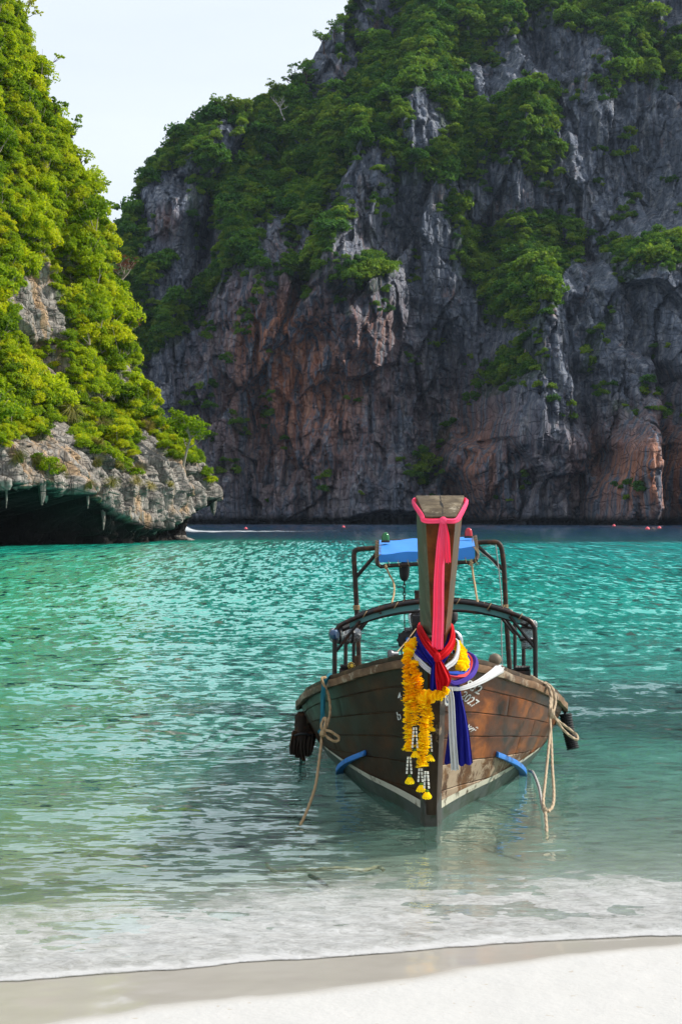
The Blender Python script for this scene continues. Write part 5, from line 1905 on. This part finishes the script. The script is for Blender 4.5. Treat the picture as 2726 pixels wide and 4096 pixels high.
# ================================================================== marigold garlands
def flower_mesh(seed, r=0.042, h=0.020, mat=None):
    g = random.Random(seed)
    mb = MB()
    for lay, (rr, z0, tl_, npt) in enumerate([(1.0, -0.3, 0.25, 9), (0.78, 0.1, 0.55, 8), (0.5, 0.4, 0.9, 6)]):
        for k in range(npt):
            th = 2 * math.pi * (k + 0.5 * lay) / npt + g.uniform(-0.2, 0.2)
            L_ = r * rr * g.uniform(0.85, 1.15)
            w = L_ * 0.48
            d = Vector((math.cos(th), math.sin(th), 0))
            s = Vector((-math.sin(th), math.cos(th), 0))
            b = Vector((0, 0, z0 * h))
            e1 = g.uniform(-0.35, 0.35) * h
            mid_ = d * L_ * 0.62 + b + Vector((0, 0, tl_ * h * 0.8))
            tip = d * L_ + b + Vector((0, 0, tl_ * h * 0.5 + e1))
            mb.add([b, mid_ - s * w + Vector((0, 0, -0.25 * h)), tip - s * w * 0.45 + Vector((0, 0, 0.2 * h)), tip, tip + s * w * 0.45 + Vector((0, 0, 0.2 * h)), mid_ + s * w + Vector((0, 0, -0.25 * h)), mid_],
                   [(0, 1, 6), (1, 2, 6), (2, 3, 6), (3, 4, 6), (4, 5, 6), (5, 0, 6)])
    return mb.mesh('flower', mat, smooth=False)


FL = [flower_mesh(i, mat=m_mari) for i in range(4)]
FY = [flower_mesh(10 + i, mat=m_mari_y) for i in range(3)]
mbb = MB().lathe((0, 0, 0), [(0.004, 0.0), (0.0062, 0.003), (0.005, 0.012), (0.0074, 0.015), (0.004, 0.016)], 8)
BUD = mbb.mesh('bud', m_bud)
mbb = MB().lathe((0, 0, 0), [(0.021, -0.017), (0.020, -0.008), (0.012, 0.006), (0.004, 0.012)], 10)
for i in range(10):
    t = 6.283 * i / 10
    d = Vector((math.cos(t), math.sin(t), 0))
    s = Vector((-math.sin(t), math.cos(t), 0))
    mbb.add([d * 0.016 + Vector((0, 0, 0.002)), d * 0.029 - s * 0.010 + Vector((0, 0, -0.024)), d * 0.026 + Vector((0, 0, -0.031)), d * 0.029 + s * 0.010 + Vector((0, 0, -0.024))], [(0, 1, 2, 3)])
mbb.lathe((0, 0, 0.010), [(0.011, 0.0), (0.012, 0.006), (0.005, 0.012)], 8, m=1)
END = mbb.mesh('end_flower', [m_mari_y, m_calyx], smooth=False)


def garland(root, pts, n, seed, scale=1.0, yellow=0.25, tassels=()):
    g = random.Random(seed)
    C = spline(pts, 60)
    d = [0]
    for i in range(1, 60):
        d.append(d[-1] + (C[i] - C[i - 1]).length)
    for k in range(n):
        s = d[-1] * (k + 0.5) / n
        i = min(max(int(np.searchsorted(d, s)), 1), 59)
        f_ = (s - d[i - 1]) / max(d[i] - d[i - 1], 1e-6)
        p = C[i - 1].lerp(C[i], f_) + Vector((g.uniform(-0.004, 0.004), g.uniform(-0.004, 0.004), 0))
        t = (C[i] - C[i - 1]).normalized() + Vector((g.uniform(-0.3, 0.3), g.uniform(-0.3, 0.3), g.uniform(-0.2, 0.2)))
        yl = yellow + (0.75 if s > d[-1] * 0.62 else 0)
        o = obj('flower', g.choice(FY) if g.random() < yl else g.choice(FL), root)
        q_ = Vector((0, 0, 1)).rotation_difference(-t.normalized()) @ Quaternion((0, 0, 1), g.uniform(0, 6.28))
        M_ = Matrix.Translation(-root.location) @ BM @ Matrix.Translation(p) @ q_.to_matrix().to_4x4() @ Matrix.Scale(scale * 0.82 * g.uniform(0.78, 1.18), 4)
        o.matrix_local = M_


def tassel(root, top, rows_, seed):
    g = random.Random(seed)
    for c in (-1, 1):
        for i in range(rows_):
            o = obj('bud', BUD, root)
            p = Vector(top) + Vector((c * (0.008 + 0.0015 * i), g.uniform(-0.004, 0.004), -0.021 * (i + 1)))
            o.matrix_local = Matrix.Translation(-root.location) @ BM @ Matrix.Translation(p) @ Matrix.Rotation(c * -0.1, 4, 'Y')
    o = obj('end_flower', END, root)
    o.matrix_local = Matrix.Translation(-root.location) @ BM @ Matrix.Translation(Vector(top) + Vector((0.003, 0, -0.021 * (rows_ + 1) - 0.006))) @ Matrix.Rotation(g.uniform(-0.2, 0.2), 4, 'X')


GA = -0.36
g1 = thing_at('garland', L(1640, 3100, GA), 'longest outer left marigold garland hanging from the prow foot down the bow', 'garland', 'marigold garlands on the prow')
garland(g1, [L(1662, 2562, -0.16), L(1638, 2592, -0.24), L(1628, 2640, -0.31), L(1630, 2700, -0.34), L(1632, 2780, GA), L(1632, 2880, GA), L(1634, 2960, GA), L(1636, 3010, GA)], 36, 1, 1.0)
tassel(g1, L(1635, 3024, GA), 5, 1)
g2 = thing_at('garland', L(1690, 3150, GA - .02), 'thick middle marigold garland hanging beside the stem with white tassels at its end', 'garland', 'marigold garlands on the prow')
garland(g2, [L(1650, 2650, -0.34), L(1662, 2700, -0.36), L(1672, 2760, -0.38), L(1690, 2820, -0.38), L(1696, 2900, GA - .02), L(1692, 2990, GA - .02), L(1688, 3070, GA - .02)], 34, 2, 1.08)
tassel(g2, L(1680, 3070, GA - .02), 4, 2)
tassel(g2, L(1704, 3082, GA - .03), 5, 3)
g3 = thing_at('garland', L(1656, 2990, GA - .03), 'short marigold garland with a small white tassel between the two long ones', 'garland', 'marigold garlands on the prow')
garland(g3, [L(1640, 2730, -0.37), L(1650, 2800, -0.39), L(1658, 2860, -0.39), L(1660, 2905, -0.39)], 13, 3, 0.98)
tassel(g3, L(1658, 2906, -0.39), 6, 4)
g4 = thing_at('garland', L(1740, 2770, -0.43), 'marigold garland lying across the stem below the red sash', 'garland', 'marigold garlands on the prow')
garland(g4, [L(1685, 2800, -0.40), L(1705, 2775, -0.42), L(1735, 2786, -0.44), L(1765, 2780, -0.44), L(1784, 2752, -0.42)], 15, 4, 0.95, 0.3)
g5 = thing_at('garland', L(1715, 2960, -0.34), 'thin marigold strand hanging on the stem right of the thick garland', 'garland', 'marigold garlands on the prow')
garland(g5, [L(1712, 2800, -0.37), L(1718, 2860, -0.36), L(1722, 2925, -0.34)], 8, 5, 0.75, 0.9)
tassel(g5, L(1716, 2935, -0.33), 5, 6)
g6 = thing_at('garland', L(1845, 2680, -0.25), 'yellow marigold garland piece hanging right of the prow beside the cloth loops', 'garland', 'marigold garlands on the prow')
garland(g6, [L(1818, 2572, 0.0), L(1838, 2600, -0.10), L(1852, 2640, -0.22), L(1836, 2672, -0.30)], 14, 6, 0.9, 1.0)
garland(g6, [L(1845, 2612, -0.14), L(1858, 2645, -0.22), L(1848, 2676, -0.28)], 6, 7, 0.85, 1.0)

# painted round emblems by the stem: white ring with a dark star mark
for px_, py_2, a, sd_ in ((1692, 2742, -0.2, -1), (1764, 2797, -0.15, 1)):
    mb = MB()
    c = L(px_, py_2, a)
    hb = hull_at(c.y + 0.1, c.z, sd_, 0.017)
    nn_ = hn(0.3, 0.7, sd_)
    u = Vector((0, 0, 1))
    u = (u - nn_ * u.dot(nn_)).normalized()
    w = u.cross(nn_)
    for r0, r1, mi_, up_ in ((0.0, 0.052, 1, 0), (0.034, 0.050, 0, 0.002), (0.0, 0.020, 0, 0.002)):
        V = []
        for k in range(24):
            t = 6.2832 * k / 24
            V += [hb + nn_ * up_ + (u * math.cos(t) + w * math.sin(t)) * r0, hb + nn_ * up_ + (u * math.cos(t) + w * math.sin(t)) * r1]
        mb.add(V, [(2 * k, 2 * k + 1, (2 * k + 3) % 48, (2 * k + 2) % 48) for k in range(24)], mi_)
    put('emblem', mb, [m_white_t, mat_plain('emblem_blue', (0.03, 0.05, 0.09), 0.6)], boat)


# ================================================================== ropes and fenders
def rope(pts, r, n=60, tw=None):
    return MB().tube(spline(pts, n), r, 9, lobes=3, twist=tw or 0.9 / r, amp=0.20)


rp = thing_at('rope', L(1180, 3325, -0.15), 'tan mooring rope with a bow knot hanging from the left gunwale into the water', 'rope')
child('strand', rope([L(1300, 2712, 1.05), L(1284, 2716, 1.0), L(1292, 2740, 1.0), L(1310, 2780, 1.0), L(1318, 2840, 0.9), L(1310, 2890, 0.8), L(1296, 2925, 0.70), L(1285, 2942, 0.66), L(1282, 2980, 0.6), L(1272, 3060, 0.45), L(1258, 3150, 0.25), L(1228, 3240, 0.05), L(1198, 3305, -0.1), L(1180, 3330, -0.16)], 0.0088, 170), m_rope, rp)
child('bow', rope([L(1288, 2945, 0.64), L(1300, 2925, 0.62), L(1330, 2935, 0.60), L(1352, 2952, 0.60), L(1350, 2966, 0.60), L(1325, 2965, 0.60), L(1300, 2945, 0.62), L(1288, 2935, 0.63)], 0.0088, 70), m_rope, rp)
child('bow', rope([L(1287, 2935, 0.63), L(1283, 2905, 0.64), L(1290, 2882, 0.66), L(1300, 2878, 0.66), L(1296, 2910, 0.62), L(1288, 2940, 0.62)], 0.0088, 50), m_rope, rp)
child('knot', knot(L(1288, 2938, 0.62), 0.022, 4), m_rope, rp)
mb = MB().tube(spline([L(1318, 2702, 1.2), L(1300, 2722, 1.06), L(1291, 2760, 1.0), L(1288, 2850, 0.86), L(1286, 2930, 0.72)], 40), 0.016, 9, lobes=4, twist=30, amp=0.12)
mb.tube(spline([L(1276, 2930, 0.72), L(1288, 2942, 0.62), L(1300, 2930, 0.72)], 12), 0.014, 8)
put('strap', mb, m_strap, label='teal webbing strap over the left gunwale holding the tan rope', cat='strap')

rr_ = thing_at('rope', L(2180, 3330, -0.3), 'tan rope looped over the right gunwale, hanging in long bights to the water', 'rope')
child('strand', rope([L(2120, 2700, 1.7), L(2160, 2725, 1.45), L(2190, 2745, 1.30), L(2202, 2790, 1.22), L(2200, 2830, 1.12), L(2206, 2855, 1.08), L(2196, 2870, 1.04)], 0.0088, 60), m_rope_p, rr_)
child('strand', rope([L(2176, 2726, 1.45), L(2205, 2750, 1.3), L(2217, 2800, 1.22), L(2208, 2855, 1.1), L(2230, 2880, 1.1), L(2270, 2910, 1.15), L(2300, 2935, 1.15), L(2300, 2952, 1.12), L(2270, 2935, 1.08), L(2240, 2905, 1.05), L(2212, 2862, 1.04), L(2198, 2840, 1.05)], 0.0088, 100), m_rope_p, rr_)
child('strand', rope([L(2160, 2722, 1.5), L(2185, 2740, 1.36), L(2196, 2780, 1.25), L(2194, 2850, 1.05), L(2200, 2960, 0.85), L(2204, 3060, 0.6), L(2210, 3160, 0.3), L(2206, 3215, 0.1), L(2188, 3240, 0.0)], 0.0088, 110), m_rope_p, rr_)
child('strand', rope([L(2192, 2845, 1.08), L(2196, 2900, 0.98), L(2188, 3000, 0.72), L(2176, 3120, 0.38), L(2168, 3200, 0.12), L(2176, 3240, 0.0), L(2181, 3300, -0.16), L(2184, 3350, -0.30)], 0.0088, 100), m_rope_p, rr_)
child('knot', knot(L(2200, 2850, 1.02), 0.026, 6, 0.8, 1.4), m_rope_p, rr_)
child('knot', knot(L(2176, 3236, 0.0), 0.016, 7, 0.9, 1.3), m_rope_p, rr_)
put('rope', rope([L(2112, 3078, 1.75), L(2128, 3086, 1.6), L(2150, 3140, 1.0), L(2162, 3200, 0.5), L(2170, 3236, 0.03)], 0.010, 60), m_rope_g, label='grey rope running from under the blue spray board to the right mooring rope', cat='rope')
# end of the left line lying on the sand under shallow water, and a loose end with a float
def seab(px, py):
    Y_ = CAMH * F / (py - HY)
    X_ = (px - 1363) / F * Y_
    return Vector((X_, Y_, float(zsand(np.array(X_), np.array(Y_))) + 0.03))
P = [seab(*q_) for q_ in ((1066, 3385), (1075, 3405), (1110, 3428), (1180, 3442), (1260, 3446), (1360, 3440), (1450, 3425), (1510, 3410), (1533, 3425))]
for p in P[3:6]:
    p.z += 0.03
mb = MB().tube(spline(P, 90), 0.010, 8, lobes=3, twist=90, amp=0.2)
me = mb.mesh('rope', m_rope_p)
c = Vector((sum(p.x for p in P) / len(P), sum(p.y for p in P) / len(P), min(p.z for p in P)))
me.transform(Matrix.Translation(-c))
o = obj('rope', me, None, c)
o['label'], o['category'] = 'thin pale rope lying curled in the shallows in front of the bow', 'rope'
P = [seab(*q_) for q_ in ((1238, 3448), (1270, 3470), (1310, 3502))]
me = MB().tube(spline(P, 14), [0.012] * 12 + [0.008, 0.005], 7).mesh('stick', m_sack)
c = P[1].copy()
me.transform(Matrix.Translation(-c))
o = obj('stick', me, None, c)
o['label'], o['category'] = 'dark stick lying in the shallows left of the bow', 'stick'
P = [seab(*q_) for q_ in ((2255, 3562), (2320, 3566), (2395, 3564))]
me = MB().tube(spline(P, 14), [0.004] + [0.009] * 11 + [0.006, 0.003], 7).mesh('stick', m_sack)
c = P[1].copy()
me.transform(Matrix.Translation(-c))
o = obj('stick', me, None, c)
o['label'], o['category'] = 'dark thin stick floating near the foam right of the bow', 'stick'

# fenders
fb = thing_at('fender', L(1205, 3060, 2.4), 'dark tied-up sack fender hanging from the left gunwale', 'fender')
n, st = 22, 16
V = []
top, bot = L(1214, 2852, 2.4), L(1212, 3000, 2.4)
for i in range(st + 1):
    t = i / st
    c = top.lerp(bot, t)
    w = np.interp(t, [0, 0.1, 0.5, 0.62, 0.7, 1.0], [0.050, 0.072, 0.082, 0.080, 0.086, 0.070])
    for k in range(n):
        th = 6.2832 * k / n
        rr = w * (1 + 0.14 * math.sin(3 * th + 1) + 0.08 * math.sin(7 * th + t * 4))
        V.append(c + Vector((rr * math.cos(th), 0.7 * rr * math.sin(th), 0)))
mb = MB().add(V, [(i * n + k, i * n + (k + 1) % n, (i + 1) * n + (k + 1) % n, (i + 1) * n + k) for i in range(st) for k in range(n)] + [tuple(range(n - 1, -1, -1)), tuple(range(st * n, st * n + n))])
child('sack', mb, m_sack, fb, angle=60)
g = random.Random(4)
for i in range(7):
    x = 1168 + 12 * i
    mb = sash([(L(x + 6, 2930, 2.36), 0.03), (L(x - 2, 2990, 2.34), 0.055), (L(x + g.uniform(-8, 8), 3040 + g.uniform(-20, 18), 2.35), 0.035)], 12, 2, 0.008, 0.005, i, 8)
    child('rag', mb, m_sack, fb, angle=60)
child('tie', MB().tube([L(1212, 2938, 2.4) + Vector((0.09 * math.cos(t), 0.07 * math.sin(t), 0.01 * math.sin(3 * t))) for t in np.linspace(0, 6.28, 20)], 0.010, 6), m_rubber, fb)
child('cord', MB().tube(spline([L(1203, 3000, 2.4), L(1200, 3060, 2.4), L(1192, 3130, 2.2)], 12), 0.014, 7), m_rubber, fb)
fh = thing_at('fender', L(2288, 2990, 2.3), 'black ribbed rubber hose fender hanging from the right gunwale', 'fender')
P = spline([L(2256, 2850, 2.4), L(2264, 2900, 2.38), L(2276, 2950, 2.36), L(2286, 2990, 2.34)], 61)
child('hose', MB().tube(P, [0.044 + 0.006 * (1 if (i // 2) % 2 else 0) for i in range(61)], 16), m_rubber, fh, angle=20)
child('cord', MB().tube([L(2250, 2815, 2.45), L(2256, 2860, 2.4)], 0.012, 7), m_rubber, fh)


# ================================================================== small things on the water and the cliffs
# buoys
m_buoy = mat_plain('buoy_pink', (0.85, 0.12, 0.14), 0.45, 0, 0.4, 0.1, 6)
bm_ = MB().lathe((0, 0, 0), [(0.10, -0.25), (0.24, -0.16), (0.32, 0.0), (0.30, 0.14), (0.20, 0.27), (0.08, 0.33)], 16)
bm_.lathe((0, 0, 0.33), [(0.05, -0.02), (0.05, 0.06), (0.02, 0.08)], 8)
bmesh_ = bm_.mesh('buoy', m_buoy)
for px_, py_2, s, lab in ((983, 2112, 0.75, 'pink mooring buoy farthest left, off the tip of the near cliff'), (1373, 2105, 0.8, 'pink mooring buoy under the far cliff, left of the prow'), (2453, 2100, 0.95, 'pink mooring buoy leftmost of the three at the right'), (2587, 2113, 1.0, 'largest pink mooring buoy, middle one of the three at the right'), (2634, 2109, 0.9, 'pink mooring buoy rightmost of the three at the right')):
    Y_ = min(CAMH * F / (py_2 + 5 - HY), 300)
    o = obj('buoy', bmesh_, None, Vector(((px_ - 1363) / F * Y_, Y_, 0.04)))
    o.scale = (s, s, s)
    o['label'], o['category'], o['group'] = lab, 'buoy', 'pink buoys on the bay'

# long wake of a passing boat, with a little spray by the headland
Mk = Mat('wake_foam')
vk = Mk.coord('World', (0.12, 0.5, 1))
kn_ = Mk.noise(vk, 3.2, 5, 0.65)
wk_ = Mk.rng(Mk.math('ADD', kn_, Mk.math('MULTIPLY', Mk.attr('core'), 0.55)), 0.78, 1.1, 0.0, 0.75)
m_wake = Mk.done(Mk.n('MixShader', {0: wk_, 1: Mk.n('BsdfTransparent').outputs[0], 2: Mk.pbr((0.75, 0.78, 0.80), 0.8)}).outputs[0])
xs = np.linspace(0, 1, 160)
vs2 = np.linspace(-1, 1, 17)
Uk, Vk = np.meshgrid(xs, vs2, indexing='ij')
Xk = -19.5 + 40 * Uk
Yk = 166 + 10 * Uk + Vk * (13 - 6 * Uk)
Zk = 0.10 + 0.22 * (fbm(Xk * 0.9, Yk * 0.35, 3, 301) - 0.4) * (1 - Vk ** 2) + 1.0 * np.exp(-(Uk / 0.035) ** 2) * (1 - Vk ** 2)
me = np_mesh('wake', np.stack([Xk, Yk, Zk], -1), grid_faces(160, 17)[:, ::-1], m_wake)
fattr(me, 'core', (1 - np.abs(Vk)) ** 0.7 * sstep(0.75, 0.08, Uk) * sstep(0, 0.02, Uk) + 0.0)
obj('wake', me, kind='stuff', label='long white line of wake foam on the dark water behind the headland', category='foam')

# low rock at the water by the tip of the headland
mb = MB()
n, st = 24, 10
V = []
for i in range(st + 1):
    t = math.pi * 0.5 * i / st
    for k in range(n):
        th = 6.2832 * k / n
        rr = 1 + 0.5 * (float(vnoise(np.array(math.cos(th) * 2 + 5), np.array(math.sin(th) * 2 + t * 2), seed=401)) - 0.4)
        V.append((1.1 * rr * math.cos(th) * math.cos(t), 0.8 * rr * math.sin(th) * math.cos(t), 0.42 * rr * math.sin(t) - 0.08))
mb.add(V, [(i * n + k, i * n + (k + 1) % n, (i + 1) * n + (k + 1) % n, (i + 1) * n + k) for i in range(st) for k in range(n)])
o = obj('rock', mb.mesh('rock', m_rock_near, angle=20), None, at(722, 2160, 112) * Vector((1, 1, 0)) + Vector((0, 0, 0)) if False else Vector(((722 - 1363) / F * 112, 112, 0.0)))
o['label'], o['category'] = 'low dark rock awash at the foot of the left cliff tip', 'rock'

# stalactites under the overhang
gst = random.Random(9)
si = [i for i in range(len(BS)) if -0.05 < tt[i, 0] < 0.72 or 0.84 < tt[i, 0] < 1.0]
for k in range(32):
    i = gst.choice(si)
    j = int(np.argmin(np.abs(zz - (lipz[i, 0] - gst.uniform(0.0, 0.25)))))
    p = Vector(P1[i, j]) + Vector((NX * gst.uniform(0.1, 1.6), NY * 0.3, 0.25))
    ln = gst.choice((0.3, 0.45, 0.7, 1.2, 1.5)) * gst.uniform(0.7, 1.2)
    r = gst.uniform(0.07, 0.26)
    mb = MB().tube([p, p + Vector((0.03, 0, -ln * 0.35)), p + Vector((0.05, 0.02, -ln * 0.7)), p + Vector((0.04, 0.02, -ln))], [r * 1.3, r, r * 0.75, r * 0.2], 9, lobes=3, twist=2, amp=0.15)
    obj('stalactite', mb.mesh('stalactite', m_rock_near, angle=40), cliff_near)

# tufts of dry grass on the pale rock
def tuft_mesh(seed):
    g = random.Random(seed)
    V, Q = [], []
    for k in range(110):
        a = g.uniform(0, 6.28)
        d = Vector((math.cos(a), math.sin(a), 0))
        s = Vector((-d.y, d.x, 0)) * 0.018
        l1, h1 = g.uniform(0.1, 0.35), g.uniform(0.25, 0.6)
        p0 = d * g.uniform(0, 0.12)
        p1 = p0 + d * l1 * 0.5 + Vector((0, 0, h1))
        p2 = p0 + d * (l1 + 0.25) + Vector((0, 0, h1 * g.uniform(0.3, 0.9)))
        b = len(V)
        V += [p0 - s, p0 + s, p1 + s * 0.8, p1 - s * 0.8, p2 + s * 0.2, p2 - s * 0.2]
        Q += [(b, b + 1, b + 2, b + 3), (b + 3, b + 2, b + 4, b + 5)]
    return np_mesh('grass_tuft', np.array([tuple(p) for p in V]), np.array(Q), m_grass, False)


TU = [tuft_mesh(i) for i in range(3)]
vis_ok = (by < 116) & (Zi > 2.0) & (Zi < 14)
fi = np.flatnonzero(vis_ok.ravel())
fpx, fpy = px1.ravel()[fi], py1.ravel()[fi]
fY = P1.reshape(-1, 3)[fi]


def on_cliff(px, py):
    d = (fpx - px) ** 2 + (fpy - py) ** 2
    m_ = d < 18 ** 2
    if not m_.any():
        return Vector(fY[np.argmin(d)])
    c = fY[m_]
    return Vector(c[np.argmin(c[:, 1] - 3 * c[:, 0])])


for k, (px_, py_2, s) in enumerate([(275, 1655, 1.9), (55, 1655, 1.6), (90, 1840, 1.3), (215, 1880, 1.4), (375, 1780, 1.5), (400, 1850, 1.2), (440, 1880, 1.1), (540, 1880, 1.2), (525, 1920, 1.0), (345, 1940, 1.0), (425, 1940, 1.1), (585, 1940, 1.0), (670, 1930, 0.9), (585, 1700, 1.3), (420, 1700, 1.4), (150, 1840, 1.1)]):
    p = on_cliff(px_, py_2)
    o = obj('grass_tuft', TU[k % 3], None, p + Vector((0.15, -0.1, 0)))
    o.scale = (s, s, s * 0.9)
    o.rotation_euler = (0.2, 0.7, random.uniform(0, 6))
    o['label'], o['category'], o['group'] = 'tuft of yellowish dry grass clinging to the pale rock of the left cliff', 'grass tuft', 'grass tufts on the left cliff'


def branch_tree(name, p, h, seed, mat, label, cat='tree', lean=(0, 0), crown=None, n=7, leafmesh=None, group=None):
    """trunk and forked limbs, with leaf masses at the limb ends if it has leaves"""
    g = random.Random(seed)
    root = thing(name, p, label, cat, group)
    mb = MB()
    top = Vector((lean[0], lean[1], h * 0.55))
    mb.tube([Vector((0, 0, -0.3)), top * 0.5 + Vector((g.uniform(-.05, .05) * h, 0, 0)), top], [h * 0.028, h * 0.022, h * 0.016], 7)
    ends = []
    for k in range(n):
        a = 6.28 * k / n + g.uniform(-.4, .4)
        s0 = top * g.uniform(0.55, 1.0)
        e = s0 + Vector((math.cos(a) * h * 0.33 * g.uniform(.6, 1.2), math.sin(a) * h * 0.33 * g.uniform(.6, 1.2), h * g.uniform(0.12, 0.42)))
        m_ = s0.lerp(e, 0.5) + Vector((0, 0, -0.04 * h))
        mb.tube([s0, m_, e], [h * 0.012, h * 0.009, h * 0.004], 5)
        ends.append(e)
        for q_ in range(3):
            e2 = m_.lerp(e, g.random()) + Vector((g.uniform(-1, 1), g.uniform(-1, 1), g.uniform(0.0, 1))) * h * 0.16
            mb.tube([m_.lerp(e, 0.3), e2], [h * 0.006, h * 0.0025], 4)
            ends.append(e2)
    obj('trunk', mb.mesh('trunk', mat), root)
    if leafmesh:
        V, Q = [], []
        for k, e in enumerate(ends):
            v_, q_ = foliage(seed * 50 + k, crown[0], crown[1] * g.uniform(0.7, 1.2), crown[2], 5, crown[3])
            Q.append(q_ + sum(len(x) for x in V))
            V.append(v_ + np.array(e))
        obj('crown', np_mesh('crown', np.concatenate(V), np.concatenate(Q), leafmesh, False), root)
    return root


def on_far(px, py):
    m_ = vis2.copy()
    d = np.where(m_, (px2 - px) ** 2 + (py2 - py) ** 2, 1e9)
    k = np.flatnonzero(d.ravel() < 12 ** 2)
    if len(k) == 0:
        k = np.array([np.argmin(d)])
    c = P2.reshape(-1, 3)[k]
    return Vector(c[np.argmin(c[:, 1])])


branch_tree('dead_tree', on_far(1145, 480) + Vector((0, -2.5, 0)), 6.5, 3, m_deadwood, 'bare white dead tree standing in the forest on the far slope', 'dead tree', (-1.5, 0))
branch_tree('layered_tree', on_far(2085, 1420) + Vector((0, -2.0, 0)), 7.5, 5, m_bark, 'pale branched tree with flat layered crown leaning out of the far gully', 'tree', (1.5, -1.5), (110, 1.3, 0.28, 0.25), 7, m_leaf_far)


def on_near(px, py, ylo=70, yhi=119):
    m_ = vis1 & (by > ylo) & (by < yhi)
    d = np.where(m_, (px1 - px) ** 2 + (py1 - py) ** 2, 1e9)
    k = np.flatnonzero(d.ravel() < 14 ** 2)
    if len(k) == 0:
        k = np.array([np.argmin(d)])
    c = P1.reshape(-1, 3)[k]
    return Vector(c[np.argmin(c[:, 1] - 3 * c[:, 0])])


branch_tree('reddish_tree', on_near(515, 1130, 105) + Vector((0.1, 0.4, -1.2)), 4.2, 7, m_bark, 'bare reddish-brown tree at the left cliff edge, the upper of two', 'tree', (0.8, 0), (22, 0.7, 0.12, 0.6), 7, m_leaf_dry, 'reddish trees at the left cliff edge')
branch_tree('reddish_tree', on_near(590, 1310, 105) + Vector((0.1, 0.4, -1.0)), 3.0, 8, m_bark, 'bare reddish-brown tree at the left cliff edge, the lower of two', 'tree', (0.5, 0), (22, 0.6, 0.12, 0.6), 6, m_leaf_dry, 'reddish trees at the left cliff edge')
branch_tree('overhanging_tree', on_near(720, 1850, 105) + Vector((0.0, 0.2, -0.2)), 4.2, 9, m_bark, 'lime green tree with pale branches leaning out from the left cliff tip', 'tree', (0.7, -0.3), (130, 0.75, 0.16, 0.7), 8, m_leaf_near)
for k, (px_, py_2, h) in enumerate([(205, 300, 3.2), (330, 560, 2.6), (130, 60, 3.0), (390, 640, 2.8), (445, 760, 3.0), (490, 860, 2.6), (280, 440, 2.4)]):
    branch_tree('edge_tree', on_near(px_ - 35, py_2 + 30, 100) + Vector((0, 0.3, -0.2)), h, 20 + k, m_sack, 'thin dark tree standing out against the sky on the left cliff edge', 'tree', (0.5, 0), (60, 0.5, 0.14, 0.7), 6, m_leaf_near, 'thin trees on the left cliff skyline')
for k, (px_, py_2, h) in enumerate([(868, 425, 7), (930, 415, 6), (980, 412, 6), (1160, 320, 8), (1090, 350, 6), (760, 520, 6), (700, 560, 6), (1210, 300, 7), (1290, 160, 7), (1340, 110, 6)]):
    branch_tree('ridge_tree', on_far(px_ + 6, py_2 + 40) + Vector((0, 0, -0.5)), h, 40 + k, m_sack, 'small tree standing out against the sky on the far cliff ridge', 'tree', (0, 0), (60, 1.2, 0.30, 0.7), 7, m_leaf_far, 'trees on the far ridge line')
